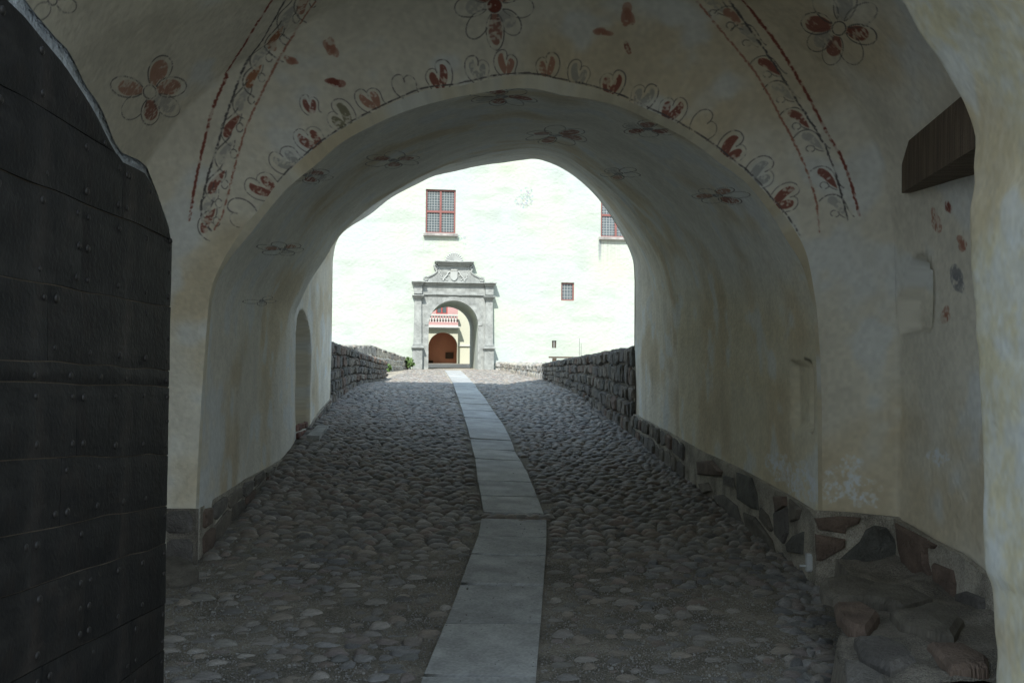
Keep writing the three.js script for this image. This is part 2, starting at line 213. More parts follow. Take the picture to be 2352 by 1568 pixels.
//ORN-BEGIN
// painted ornaments: surface, kind, colour, size, turn, petals, then place and frame on that surface's canvas
const ORN = [["bay","leaf","x",69.44000000000001,-1.101,"",612,13.4,0.245,-0.414,-0.537,-0.341], ["bay","leaf","r",73.92,-1.005,"",659.3,13.6,0.283,-0.418,-0.496,-0.307], ["bay","leaf","g",71.68,-0.907,"",705.1,13.4,0.325,-0.36,-0.474,-0.377], ["bay","leaf","r",69.44000000000001,-0.813,"",746.9,13.2,0.364,-0.322,-0.451,-0.408], ["bay","leaf","o",73.92,-0.698,"",795.6,14,0.413,-0.262,-0.415,-0.448], ["bay","leaf","p",62.720000000000006,-0.582,"",841.2,16.5,0.447,-0.224,-0.359,-0.456], ["bay","leaf","x",58.24000000000001,-0.451,"",889.6,13.7,0.484,-0.191,-0.296,-0.463], ["bay","leaf","r",67.2,-0.328,"",933.6,15.1,0.532,-0.059,-0.234,-0.512], ["bay","leaf","g",60.480000000000004,-0.173,"",985.6,14.7,0.535,-0.117,-0.145,-0.476], ["bay","leaf","p",58.24000000000001,-0.062,"",1022.4,15.9,0.544,-0.056,-0.085,-0.484], ["bay","leaf","p",58.24000000000001,0.095,"",1073.7,13.3,0.562,0.092,0.002,-0.486], ["bay","leaf","g",58.24000000000001,0.225,"",1116.2,13,0.549,0.098,0.077,-0.477], ["bay","leaf","r",64.96000000000001,0.357,"",1159.6,12.1,0.537,0.17,0.146,-0.457], ["bay","leaf","g",64.96000000000001,0.485,"",1202.6,12.8,0.512,0.194,0.207,-0.445], ["bay","leaf","r",67.2,0.598,"",1242.4,11.8,0.488,0.212,0.258,-0.437], ["bay","leaf","x",69.44000000000001,0.723,"",1289.5,12.9,0.449,0.26,0.312,-0.408], ["bay","leaf","r",73.92,0.84,"",1334.9,11.5,0.411,0.308,0.358,-0.375], ["bay","leaf","g",73.92,0.951,"",1382.3,10.8,0.365,0.356,0.398,-0.33], ["bay","leaf","r",69.44000000000001,1.046,"",1425.4,13.5,0.32,0.375,0.429,-0.308], ["bay","leaf","r",46,-0.3,"",779.9,45.3,0.372,-0.278,-0.39,-0.416], ["bay","blob","p",34,1.2,"",842.4,89.4,0.376,-0.234,-0.279,-0.465], ["bay","blob","r",30,0.4,"",821,50.1,0.398,-0.244,-0.341,-0.439], ["bay","blob","p",26,0.5,"",800,98.3,0.344,-0.264,-0.317,-0.435], ["bay","blob","p",40,1.5,"",1155.5,94.5,0.425,0.151,0.117,-0.498], ["bay","blob","r",20,1.2,"",1166,55,0.467,0.169,0.141,-0.463], ["bay","blob","p",26,0.1,"",1135.3,62.9,0.466,0.119,0.097,-0.494], ["bay","flower","x",88,1.571,"rxp-ppg",674.6,227.8,0.281,-0.784,-0.289,-0.577], ["bay","flower","r",92,1.571,"rxgrxpxg",1018.3,83.5,0.449,-0.067,-0.062,-0.545], ["bay","flower","x",92,0.25,"rxrgrxgx",1335.1,213,0.282,0.506,0.239,-0.575], ["bay","flower","x",60,0.3,"x-x-xx",673,460.9,0.207,-0.513,-0.215,-0.317], ["bay","blob","p",34,1.4,"",1519,197.3,0.121,0.89,0.35,-0.136], ["bay","blob","r",22,1.3,"",1510.5,226.5,0.126,0.831,0.334,-0.153], ["bay","blob","g",40,1.4,"",1571.8,226.9,0.073,0.857,0.39,-0.041], ["bay","blob","p",26,1.2,"",1544.7,245.7,0.089,0.817,0.34,-0.086], ["bay","blob","p",30,1.8,"",1602.2,204.2,0.047,0.894,0.4,-0.041], ["pass","patch","x",46,0.2,"",1788.5,114.7,-0.308,-1.868,0.585,0.013], ["pass","patch","x",40,0.2,"",1796.8,47.8,-0.304,-1.683,0.557,0.012], ["bay","patch","x",46,0.2,"",1766.9,21.9,0.013,0.475,0.481,-0.003], ["bay","patch","x",44,0.2,"",1779.1,45.3,0.001,0.465,0.466,-0.004], ["bay","patch","x",24,0.2,"",1745.9,33.9,0.024,0.471,0.474,-0.004], ["pass","patch","x",26,0.2,"",1783.6,177,-0.315,-2.049,0.61,0.014], ["bay","patch","x",30,0.2,"",1778.8,9.8,0.008,0.48,0.488,-0.003], ["bay","patch","x",26,0.2,"",1736.1,171.4,-0.077,0.947,0.409,-0.009], ["bay","scroll","p",35,-0.62,"",842.9,166,0.379,-0.431,-0.149,-0.843], ["bay","scroll","g",35,-0.62,"",822.7,154.8,0.379,-0.472,-0.171,-0.856], ["bay","scroll","n",35,-0.62,"",802.7,131.1,0.358,-0.415,-0.237,-0.685], ["bay","scroll","g",35,-0.62,"",779.5,120.1,0.317,-0.279,-0.32,-0.419], ["bay","scroll","n",35,-0.62,"",758,105.6,0.313,-0.303,-0.35,-0.388], ["bay","scroll","g",35,-0.62,"",731.9,94.2,0.303,-0.328,-0.381,-0.357], ["bay","scroll","r",35,-0.62,"",699.4,82.1,0.282,-0.361,-0.41,-0.328], ["bay","scroll","g",35,-0.62,"",669.5,68.2,0.265,-0.395,-0.44,-0.3], ["bay","scroll","r",35,-0.62,"",633.2,57.2,0.24,-0.424,-0.469,-0.288], ["bay","scroll","g",35,-0.62,"",608,48.2,0.222,-0.42,-0.496,-0.32], ["bay","scroll","r",35,-0.62,"",585.7,37.7,0.2,-0.446,-0.516,-0.29], ["bay","scroll","g",34,1.15,"",1231,136.7,0.361,0.194,0.185,-0.462], ["bay","scroll","p",34,1.15,"",1251.3,131.9,0.353,0.214,0.205,-0.446], ["bay","scroll","g",34,1.15,"",1273.2,122.5,0.349,0.238,0.229,-0.425], ["bay","scroll","r",34,1.15,"",1306.5,104.2,0.343,0.269,0.266,-0.39], ["bay","scroll","g",34,1.15,"",1333.3,91.4,0.335,0.293,0.296,-0.361], ["bay","scroll","r",34,1.15,"",1364.5,79.5,0.318,0.303,0.326,-0.348], ["bay","scroll","g",34,1.15,"",1391.8,73.1,0.303,0.343,0.351,-0.303], ["bay","scroll","r",34,1.15,"",1433.1,59.9,0.276,0.364,0.388,-0.285], ["bay","scroll","g",34,1.15,"",1465.4,51.6,0.248,0.398,0.414,-0.241], ["pass","flower","g",80,0,"rxrgxrx",1018.5,68.2,0.667,0.517,0.096,1.191], ["pass","flower","g",80,0.2,"rxrxrxr",1146.8,530.7,0.648,-1.206,0.245,2.386], ["pass","flower","g",70,0.5,"rxrgrx",1232.9,70.9,0.346,-1.557,0.202,0.925], ["pass","flower","g",70,-0.5,"rxrxrx",852.7,407.5,0.788,2.655,-0.024,1.567], ["pass","flower","g",62,-0.7,"rgrxgx",712,23.3,0.544,2.2,-0.097,0.817], ["pass","flower","g",70,0.9,"rxpxpx",1383.3,165.8,0.18,-2.013,0.209,0.543], ["pass","flower","g",55,-0.8,"pxgxpx",609.8,305.8,0.469,3.784,-0.162,0.815], ["pass","flower","g",50,0.4,"xpxgx",1286.7,624.9,0.346,-3.55,0.251,1.373], ["pass","flower","g",40,0.3,"xgx-x",518.2,389.8,0.338,4.464,-0.2,0.386]],
  LINES = [["bay","r",2.6,[815.7,205.6,803.8,192.8,791.5,180.5,779,167.7,766.4,153.5,753.6,138.3,739.7,127,724.6,120.6,709.3,114.3,693.9,107.8,678.5,101,662.8,94.6,646.8,89,630.6,83,614,75.4,597,67.5,579.7,60.5]], ["bay","k",2,[827.1,192.6,814.8,176.5,802.1,160.5,788.6,145.4,774.6,130.9,759,122.7,743.2,114.1,727,105.7,710.4,97.9,693.5,90.5,676.1,83.9,658.4,78.3,640.5,73.2,622.3,66.7,603.7,58.6,585.7,48.1,577.1,30.7]], ["bay","p",2,[852.9,163.1,840.5,146.4,827.5,130.3,812.6,120.9,797.2,111.4,781.2,102.4,764.8,93.9,747.7,86.2,730.1,79.5,712.3,72.6,694.3,65.1,676.2,57.6,657.8,50.9,639.1,44.7,619.8,37.3,599.7,29.8,579.5,28.1]], ["bay","r",2.6,[1252.8,157.3,1265.9,148,1279.3,141.6,1293,135.2,1306.7,128.5,1320.6,122.1,1334.7,116,1349,109.6,1363.5,102.4,1378.4,97,1393.6,92.8,1409.1,90,1424.7,87.1,1440.2,82.8,1455.5,77.5,1470.9,72.8,1486.7,69.4]], ["bay","k",1.8,[1242.2,148.6,1255.3,139.9,1268.8,131.9,1282.7,124.5,1296.9,117.5,1311.4,110.9,1326.2,105,1341.3,99.3,1356.7,93,1372.4,88.2,1388.5,85.3,1404.6,82,1420.4,77.1,1436.2,71.3,1452.1,65.3,1468.2,59.9,1484.7,55.7]], ["bay","p",2,[1215.3,134.4,1229.6,125,1244.4,116.5,1259.6,108.7,1275.3,101.9,1291.4,95.7,1307.6,89.1,1323.8,82.1,1340.2,75.2,1357.2,67.8,1374.6,61.6,1392.2,56.4,1409.9,51,1427.8,45,1445.7,38.1,1463.2,30,1481.1,22.5]], ["bay","k",1.6,[673.9,1.4,731.9,2.1,790,2.4,848.2,3,964.5,3.1,1022,2.8,1079.5,1.7,1136.9,1.8,1194.1,3.2,1250.7,1.8,1307,2.1,1362.6,2,1417.7,1.9,1472.7,2.1]]];
//ORN-END
const RED = 'rgb(118,58,47)', REDP = 'rgb(158,108,90)', INK = 'rgb(76,73,74)', GREY = 'rgb(124,126,130)', OLIVE = 'rgb(112,108,84)', ORANGE = 'rgb(150,88,58)';
const fills = { r: RED, p: REDP, g: GREY, o: OLIVE, n: ORANGE };
function brushLine(c, pts, w, col) { c.strokeStyle = col; c.lineCap = 'round'; c.lineJoin = 'round'; for (let i = 0; i < pts.length - 1; i++) { c.lineWidth = w * rr(0.6, 1.25); c.beginPath(); c.moveTo(...pts[i]); c.lineTo(...pts[i + 1]); c.stroke(); } }
function petal(c, ang, r0, r1, w, col, k = 0.75) {                    // outlined petal, pigment from its foot to k of its length
  c.save(); c.rotate(ang); const L = r1 - r0;
  if (col) { c.fillStyle = col; c.globalAlpha = col === GREY ? 0.4 : rr(0.65, 0.9); c.beginPath(); c.moveTo(r0, -w * 0.25); c.bezierCurveTo(r0 + L * 0.3, -w * 1.0, r0 + L * k, -w * 0.9, r0 + L * k * 1.05, -w * 0.1); c.bezierCurveTo(r0 + L * k, w * 0.85, r0 + L * 0.3, w * 0.9, r0, w * 0.25); c.fill(); }
  c.globalAlpha = 0.9; c.strokeStyle = INK; c.lineWidth = rr(1.6, 2.8); c.beginPath(); c.moveTo(r0, -w * 0.3); c.bezierCurveTo(r0 + L * 0.25, -w * 1.3, r1 * 0.98, -w * 1.15, r1, 0); c.stroke(); c.lineWidth = rr(1.4, 2.4); c.beginPath(); c.moveTo(r1, 0); c.bezierCurveTo(r1 * 0.98, w * 1.15, r0 + L * 0.25, w * 1.3, r0, w * 0.3); c.stroke();
  c.restore(); c.globalAlpha = 1;
}
const DRAW = {
  leaf(c, col, s, ang) {                                             // leaf of two unequal lobes standing on the arch line
    c.rotate(ang + rr(-0.12, 0.12)); const S = s / 2, q = rng() < 0.5 ? -1 : 1, j = () => rr(0.88, 1.12); c.scale(q, 1);
    if (col !== 'x') {
      c.fillStyle = fills[col] || GREY; c.globalAlpha = col === 'g' ? 0.55 : 0.85;
      c.beginPath(); c.moveTo(-S * 0.1, S); c.bezierCurveTo(-S * 0.85 * j(), S * 0.4, -S * 0.8, -S * 0.8 * j(), -S * 0.28, -S * 0.7); c.bezierCurveTo(-S * 0.2, -S * 0.2, -S * 0.1, S * 0.15, S * 0.05, S * 0.4); c.fill();
      c.beginPath(); c.moveTo(S * 0.05, S); c.bezierCurveTo(-S * 0.05, S * 0.2, S * 0.2, -S * 0.55 * j(), S * 0.5, -S * 0.28); c.bezierCurveTo(S * 0.78 * j(), S * 0.05, S * 0.5, S * 0.7, S * 0.2, S); c.fill();
    }
    c.globalAlpha = 0.8; c.strokeStyle = INK; c.lineWidth = rr(1.5, 2.6); c.beginPath(); c.moveTo(-S * 0.42, S * 1.08); c.bezierCurveTo(-S * 1.2 * j(), S * 0.5, -S * 1.1, -S * 1.15 * j(), -S * 0.25, -S * 1.0); c.bezierCurveTo(S * 0.05, -S * 0.95, S * 0.12, -S * 0.55, S * 0.02, -S * 0.2); c.stroke();
    c.lineWidth = rr(1.2, 2.2); c.beginPath(); c.moveTo(S * 0.08, -S * 0.48); c.bezierCurveTo(S * 0.45, -S * 0.85 * j(), S * 1.02, -S * 0.3, S * 0.82, S * 0.3); c.bezierCurveTo(S * 0.7, S * 0.65, S * 0.62, S * 0.85, S * 0.85 * j(), S * 1.12); c.stroke(); c.globalAlpha = 1;
  },
  scroll(c, col, s, ang) {                                           // curled acanthus leaf of the rib bands
    c.rotate(ang + rr(-0.1, 0.1)); const S = s; c.fillStyle = fills[col] || GREY; c.globalAlpha = col === 'g' ? 0.42 : 0.85;
    c.beginPath(); c.moveTo(-S * 0.8, S * 0.15); c.bezierCurveTo(-S * 0.6, -S * 0.5, S * 0.2, -S * 0.55, S * 0.9, -S * 0.55); c.bezierCurveTo(S * 0.5, -S * 0.1, S * 0.1, S * 0.0, -S * 0.15, S * 0.15); c.bezierCurveTo(-S * 0.35, S * 0.4, -S * 0.65, S * 0.5, -S * 0.8, S * 0.15); c.fill(); c.globalAlpha = 0.9;
    c.strokeStyle = INK; c.lineWidth = rr(1.8, 2.8); c.beginPath(); c.moveTo(-S * 0.75, S * 0.95); c.bezierCurveTo(-S * 1.15, S * 0.2, -S * 0.85, -S * 0.55, -S * 0.1, -S * 0.66); c.bezierCurveTo(S * 0.4, -S * 0.74, S * 0.8, -S * 0.75, S * 1.0, -S * 1.0); c.stroke();
    c.lineWidth = rr(1.6, 2.4); c.beginPath(); c.ellipse(S * 0.42, S * 0.22, S * 0.22, S * 0.3, 0.5, 0.4, 6.0); c.stroke(); c.beginPath(); c.moveTo(S * 0.55, -S * 0.06); c.quadraticCurveTo(S * 0.8, -S * 0.2, S * 0.98, -S * 0.5); c.stroke(); c.globalAlpha = 1;
  },
  patch(c, col, s, ang) {                                            // place where the ochre wash has come away from white lime
    c.rotate(ang); c.fillStyle = 'rgb(226,232,238)'; for (let i = 0; i < 46; i++) { const a = rr(0, 6.3), r = Math.sqrt(rng()); c.globalAlpha = rr(0.3, 0.7); c.beginPath(); c.ellipse(Math.cos(a) * r * s, Math.sin(a) * r * s * 0.75, s * rr(0.06, 0.28), s * rr(0.05, 0.22), rr(0, 3), 0, 6.3); c.fill(); } c.globalAlpha = 1;
  },
  flower(c, col, s, ang, extra) {                                    // extra: petal colours, 'x' = outline only, '-' = missing
    c.rotate(ang); const n = extra.length;
    for (let i = 0; i < n; i++) { const k = extra[i]; if (k === '-') continue; petal(c, (i / n) * Math.PI * 2, s * 0.2, s * rr(0.9, 1.05), s * (n > 6 ? 0.27 : 0.33) * rr(0.9, 1.1), k === 'x' ? null : fills[k], rr(0.6, 0.85)); }
    c.strokeStyle = INK; c.lineWidth = 2.4; c.beginPath(); c.arc(0, 0, s * 0.17, 0, 6.3); c.stroke(); if (col !== 'x') { c.fillStyle = fills[col]; c.fill(); }
  },
  blob(c, col, s, ang) { c.rotate(ang); c.fillStyle = fills[col]; c.globalAlpha = 0.62; for (let i = 0; i < 5; i++) { c.beginPath(); c.ellipse(rr(-0.4, 0.4) * s, rr(-0.15, 0.15) * s, s * rr(0.35, 0.6), s * rr(0.2, 0.34), rr(-0.4, 0.4), 0, 6.3); c.fill(); } c.globalAlpha = 1; },
};
function paintLayer(which) {
  return (c) => {
    for (const [m, kind, col, size, ang, extra, e, f, a, b, cc, d] of ORN) if (m === which) { c.setTransform(a, b, cc, d, e, f); DRAW[kind](c, col, size, ang, extra); }
    c.setTransform(1, 0, 0, 1, 0, 0);
    for (const [m, col, w, pts] of LINES) if (m === which) { const q = []; for (let i = 0; i < pts.length - 2; i += 2) for (let k = 0; k < 8; k++) { const t = k / 8; q.push([lerp(pts[i], pts[i + 2], t) + rr(-0.5, 0.5), lerp(pts[i + 1], pts[i + 3], t) + rr(-0.5, 0.5)]); } q.push(pts.slice(-2)); brushLine(c, q, w, col === 'r' ? RED : col === 'p' ? REDP : INK); }
  };
}
const CREAM = [221, 217, 205], LIME = [229, 229, 223], OCHRE = [214, 204, 175];
const bayTex = plasterCanvas(2048, 1024, BAY_US, BAY_VS, 101, (x, y) => mix3(CREAM, [212, 206, 186], 0.6 * fbm(x * 0.5, y * 0.5, 140, 2)), paintLayer('bay'), 0);
const passTex = plasterCanvas(2048, 1024, PAS_US, PAS_VS, 201, (x, y) => { const wallish = smooth(2.35, 3.0, Math.abs(x - PAS_US / 2)); return mix3(mix3(LIME, [220, 221, 214], 0.5), x > PAS_US / 2 ? OCHRE : CREAM, wallish * (0.6 + 0.4 * fbm(x * 5, y * 0.8, 240, 2))); }, paintLayer('pass'), 0.03);
const exitTex = plasterCanvas(1024, 512, PAS_US, PAS_VS, 301, (x, y) => { const wallish = smooth(1.9, 2.5, Math.abs(x - PAS_US / 2)); return mix3(LIME, mix3(CREAM, OCHRE, 0.35), wallish * (0.5 + 0.5 * fbm(x * 6, y * 0.7, 340, 2))); });
const plasterMat = (map, br, bv = br * 0.5) => std(0xffffff, { map, bumpMap: rep(lumpBump, br * 1.8, bv * 1.8), bumpScale: 0.013, roughness: 0.93 });

const gatehouse = tag(group('gatehouse', null, V3(0, 0, 0)), 'old gatehouse with plastered vaulted passage painted with flowers and leaf bands', 'gatehouse');
{
  const niche = (p) => {                                             // blind niche in the right-hand bay wall
    if (p.x < 2 || p.z > -5.45 || p.z < -6.02 || p.y < 1.9 || p.y > 2.55) return 0;
    const d = -p.z, s = smooth(5.53, 5.56, d) * (1 - smooth(5.93, 5.97, d)); const top = 2.42 - 0.22 * smooth(5.72, 5.97, d) - 0.12 * smooth(5.62, 5.53, d);
    return 0.11 * s * smooth(1.985, 2.015, p.y) * (1 - smooth(top - 0.03, top, p.y));
  };
  const slot = (p) => {                                              // shallow upright slot beside the corner of the passage
    if (p.x < 1.5) return 0; const d = -p.z;
    return (0.045 + 0.2 * smooth(6.36, 6.32, d)) * smooth(6.2, 6.24, d) * (1 - smooth(6.6, 6.66, d)) * smooth(1.385, 1.405, p.y) * (1 - smooth(1.8, 1.82, p.y));
  };
  const arched = (p) => {                                            // tall round-headed niche in the far left wall
    if (p.x > -2) return 0; const d = -p.z, c = 11.72, hw = 0.52, r = Math.abs(d - c) / hw; if (r > 1.1) return 0;
    const top = 2.0 + hw * 0.85 * Math.sqrt(Math.max(0, 1 - r * r));
    return 0.34 * (1 - smooth(0.93, 1.0, r)) * (1 - smooth(top - 0.05, top, p.y)) * smooth(1.02, 1.06, p.y);
  };
  const bay = mesh('front_vault', gridGeo(bayGrid, niche, true, 0.022, 11), plasterMat(bayTex, 6), gatehouse); bay.userData.label = 'front vault painted with red and grey flowers';
  const pas = mesh('passage_vault', gridGeo(passGrid, slot, false, 0.02, 21), plasterMat(passTex, 6), gatehouse); pas.userData.label = 'inner barrel vault and side walls with faded flowers';
  mesh('far_vault', gridGeo(exitGrid, arched, false, 0.022, 31), plasterMat(exitTex, 6), gatehouse);
  mesh('arch_rim', gridGeo(rimGrid, null, false, 0.004, 41), plasterMat(plasterCanvas(512, 64, 10, 0.4, 401, () => [214, 207, 186]), 6), gatehouse);
}

// outer arch in front of the bay: thick reveal, seen on the right
const O_RIGHT = [[2292, 1600], [2286, 1450], [2272, 1250], [2263, 1000], [2256, 850], [2243, 690], [2236, 600], [2237, 500], [2243, 400]], O_ARCH = [[2243, 400], [2240, 310], [2214, 225], [2182, 172], [2140, 112], [2100, 60], [2062, 0]];
const OUTER_BACK = 3.9, OUTER_FRONT = 3.0;
{
  const place = (p) => at(p[0], p[1], OUTER_BACK), a = O_ARCH.map(place), last = a[a.length - 1];
  const top = [V3(1.15, 3.5, -OUTER_BACK), V3(0.6, 3.76, -OUTER_BACK), V3(-0.2, 3.9, -OUTER_BACK), V3(-1.1, 3.86, -OUTER_BACK), V3(-1.9, 3.66, -OUTER_BACK), V3(-2.35, 3.2, -OUTER_BACK), V3(-2.45, 2.6, -OUTER_BACK)];
  const left = [V3(-2.45, 2.6, -OUTER_BACK), V3(-2.47, 1.2, -OUTER_BACK), V3(-2.47, -0.4, -OUTER_BACK)];
  const r = run(O_RIGHT.map(place), 70), t = run([...a, ...top], 150), l = run(left, 40), sec = [...r, ...t.slice(1), ...l.slice(1)].map((p, i) => { const k = 0.012 * (noise(i * 0.35, 3, 7) - 0.5) + 0.02 * (noise(i * 0.09, 5, 7) - 0.5); return V3(p.x + k, p.y + k, p.z); });
  const roll = sec.map((p) => V3(p.x + (p.x > -0.2 ? 0.035 : -0.035), p.y + 0.02, p.z - 0.045)), back = sec.map((p) => V3(p.x + (p.x > -0.2 ? 0.12 : -0.12), p.y + 0.06, p.z - 0.055));
  const mid = sec.map((p) => V3(p.x, p.y, p.z + 0.05)), front = sec.map((p) => V3(p.x * 1.02, p.y + 0.01, -OUTER_FRONT));
  const g = loft([back, roll, sec, mid, front], [3, 5, 3, 40], null, 10, 3);
  const m = mesh('outer_arch', gridGeo(g, null, true, 0.03, 51), plasterMat(plasterCanvas(2048, 1024, 10, 4.2, 501, (x, y) => mix3([210, 203, 174], [213, 213, 202], smooth(0.3, 0.7, 0.5 * fbm(x * 6, y * 6, 505, 4) + 0.5 * fbm(x * 22, y * 22, 507, 3))), null, 0), 3, 0.9), gatehouse); m.userData.label = 'pale yellow limewashed reveal of the outer arch';
  // masonry of the gatehouse, closed round the vaults (seen only as shade and from outside)
  const lime = std(lin(0.62, 0.6, 0.52), { bumpMap: rep(lumpBump, 0.4), bumpScale: 0.03 });
  const holed = (w0, w1, h0, h1, hole) => { const s = shapeOf([[w0, h0], [w1, h0], [w1, h1], [w0, h1]]); s.holes.push(new THREE.Path(hole.map((p) => new THREE.Vector2(p[0], p[1])))); return s; };
  let wallG = new THREE.ExtrudeGeometry(holed(-9, 7, -1, 8.68, front.map((p) => [p.x, p.y])), { depth: 0.3, bevelEnabled: false }); wallG.translate(0, 0, -OUTER_FRONT - 0.302); mesh('outer_wall', wallG, lime, gatehouse);
  let bk = new THREE.ExtrudeGeometry(holed(-4, 4, -1, 5, back.map((p) => [p.x, p.y])), { depth: 0.4, bevelEnabled: false }); bk.translate(0, 0, -OUTER_BACK + 0.055 - 0.01); mesh('inner_wall', bk, plasterMat(plasterCanvas(256, 256, 8, 6, 601, () => CREAM), 1), gatehouse);
  const k = (ER[1] - EL[1]) / (ER[0] - EL[0]), ang = Math.atan(k), ux = Math.cos(ang), o = EL;   // far wall, along the skewed exit
  const loc = E_SEC.map((p) => [(p.x - o[0]) / ux, p.y]);
  let far = new THREE.ExtrudeGeometry(holed(-8, 12, -1, 8.68, loc), { depth: 0.06, bevelEnabled: false }); far.translate(0, 0, 0.004); far.rotateY(ang); far.translate(o[0], 0, -o[1]); mesh('far_wall', far, lime, gatehouse);
  mesh('roof', mergeGeometries([box(19.5, 0.6, 12.1, -2.2, 9.0, -8.55)]), std(lin(0.12, 0.07, 0.06)), gatehouse);
  mesh('upper_storey', mergeGeometries([box(11, 5.5, 12.05, 3.5, 12.055, -8.53)]), lime, gatehouse);
  mesh('side_wall', box(0.6, 9.3, 11, -8.9, 4.05, -8.9), lime, gatehouse); mesh('side_wall', box(0.6, 9.3, 9, 7.0, 4.05, -7.8), lime, gatehouse);
}

// ------------------------------------------------------------------ stones: pillowed polygons on a plane
const STONE_COLS = [[0.225, 0.22, 0.215], [0.19, 0.185, 0.185], [0.26, 0.24, 0.215], [0.23, 0.175, 0.15], [0.20, 0.19, 0.17], [0.15, 0.155, 0.15], [0.27, 0.255, 0.23]];
const stoneMats = STONE_COLS.map((c) => std(lin(c[0] * 0.89, c[1] * 0.85, c[2] * 0.79), { map: rep(stoneMap, 1.3), bumpMap: rep(lumpBump, 2.6), bumpScale: 0.022, roughness: 0.9 }));
function frameOf(a, b, inward) {                                      // plan points [x, d]; u runs a to b, n points to the viewer's side of the wall
  const o = V3(a[0], 0, -a[1]), u = V3(b[0] - a[0], 0, -(b[1] - a[1])), len = u.length(); u.normalize(); const n = V3(-u.z, 0, u.x); if (n.dot(inward) < 0) n.negate();
  return { o, u, n, len, a, b, to: (s, y, h) => V3(o.x + u.x * s + n.x * h, y, o.z + u.z * s + n.z * h), uv: (p) => [(p.x - o.x) * u.x + (p.z - o.z) * u.z, p.y] };
}
function pillow(poly, h, place, r = rng) {
  const n = poly.length, cx = poly.reduce((s, p) => s + p[0], 0) / n, cy = poly.reduce((s, p) => s + p[1], 0) / n, pos = [], uv = [], idx = [], ou = r() * 9, ov = r() * 9;
  const ring = (k, z) => poly.forEach((p) => { const x = cx + (p[0] - cx) * k, y = cy + (p[1] - cy) * k, q = place(x, y, z * (1 + 0.55 * (r() - 0.5))); pos.push(q.x, q.y, q.z); uv.push(x + ou, y + ov); });
  ring(1, -0.012); ring(0.97, h * 0.55); ring(0.82, h * 0.95); const q = place(cx, cy, h * 1.04); pos.push(q.x, q.y, q.z); uv.push(cx + ou, cy + ov);
  let area = 0; poly.forEach((p, i) => { const b = poly[(i + 1) % n]; area += p[0] * b[1] - b[0] * p[1]; });
  const t0 = place(0, 0, 0), e1 = place(1, 0, 0).sub(t0), e2 = place(0, 1, 0).sub(t0), e3 = place(0, 0, 1).sub(t0), ccw = area * e1.cross(e2).dot(e3) > 0;
  const tri = (a, b, c) => (ccw ? idx.push(a, b, c) : idx.push(a, c, b));
  for (let k = 0; k < 2; k++) for (let i = 0; i < n; i++) { const a = k * n + i, b = k * n + (i + 1) % n; tri(a, b, a + n); tri(b, b + n, a + n); }
  for (let i = 0; i < n; i++) tri(2 * n + i, 2 * n + (i + 1) % n, 3 * n);
  const g = geoOf(pos, idx, uv).toNonIndexed(); g.computeVertexNormals(); return g;   // flat facets: split rubble
}
function roundedQuad(c, gap, r = rng) {                               // four corners -> eight jittered points, shrunk for the joint
  const out = []; const m = [c.reduce((s, p) => s + p[0], 0) / 4, c.reduce((s, p) => s + p[1], 0) / 4];
  for (let i = 0; i < 4; i++) {
    const p = c[i], q = c[(i + 1) % 4], L = Math.hypot(q[0] - p[0], q[1] - p[1]);
    for (const t of [0.18 + 0.1 * (r() - 0.5), 0.82 + 0.1 * (r() - 0.5)]) { let x = lerp(p[0], q[0], t), y = lerp(p[1], q[1], t); const d = Math.hypot(x - m[0], y - m[1]) || 1, g = gap * (0.7 + 0.8 * r()); x += (m[0] - x) / d * g; y += (m[1] - y) / d * g; out.push([x + (r() - 0.5) * L * 0.05, y + (r() - 0.5) * L * 0.05]); }
  }
  return out;
}
function masonry(parent, fr, u0, u1, bot, top, courses, w0, w1, gap, h, mats, cap = 1e9) {   // stones in wavy courses between two height lines
  let count = 0; const ws = [];
  for (let k = 0; k < courses; k++) {
    let s = u0 + (k % 2 ? -rr(0, w0) : 0);
    while (s < u1) {
      const w = rr(w0, w1), a = Math.max(u0, s), b = Math.min(u1, s + w); s += w;
      if (b - a < w0 * 0.45 || count >= cap) continue;
      const y = (t, kk) => { const B = bot(t), T = top(t), f = kk / courses + (kk > 0 && kk < courses ? 0.22 / courses * (noise(t * 2.1, kk * 3.7, 77) - 0.5) * 2 : 0); return lerp(B, T, f); };
      const c = [[a, y(a, k)], [b, y(b, k)], [b, y(b, k + 1)], [a, y(a, k + 1)]];
      if (c[2][1] - c[1][1] < 0.03) continue;
      const g = Math.min(gap, (c[2][1] - c[1][1]) * 0.18);
      mesh('stone', pillow(roundedQuad(c, g), h * rr(0.6, 1.3), fr.to), mats[Math.floor(rng() * mats.length)], parent); count++;
    }
  }
}
function panel(fr, line, bot, depth) {                                // mortar sheet between ground and a polyline of [u, y]
  const pts = [...line, ...[...line].reverse().map(([u]) => [u, bot(u)])];
  const g = new THREE.ExtrudeGeometry(shapeOf(pts), { depth, bevelEnabled: false });
  const m = new THREE.Matrix4().makeBasis(fr.u.clone(), V3(0, 1, 0), fr.u.clone().cross(V3(0, 1, 0)));
  const flip = fr.u.clone().cross(V3(0, 1, 0)).dot(fr.n) < 0; if (flip) g.translate(0, 0, -depth);
  g.applyMatrix4(m); g.translate(fr.o.x, 0, fr.o.z); return g;
}
const mortarMat = std(lin(0.56, 0.55, 0.52), { map: rep(dirtMap, 0.9), bumpMap: rep(grainBump, 2), bumpScale: 0.015 });
const darkMortar = std(lin(0.30, 0.29, 0.275), { map: rep(dirtMap, 0.9), bumpMap: rep(grainBump, 2), bumpScale: 0.015 });

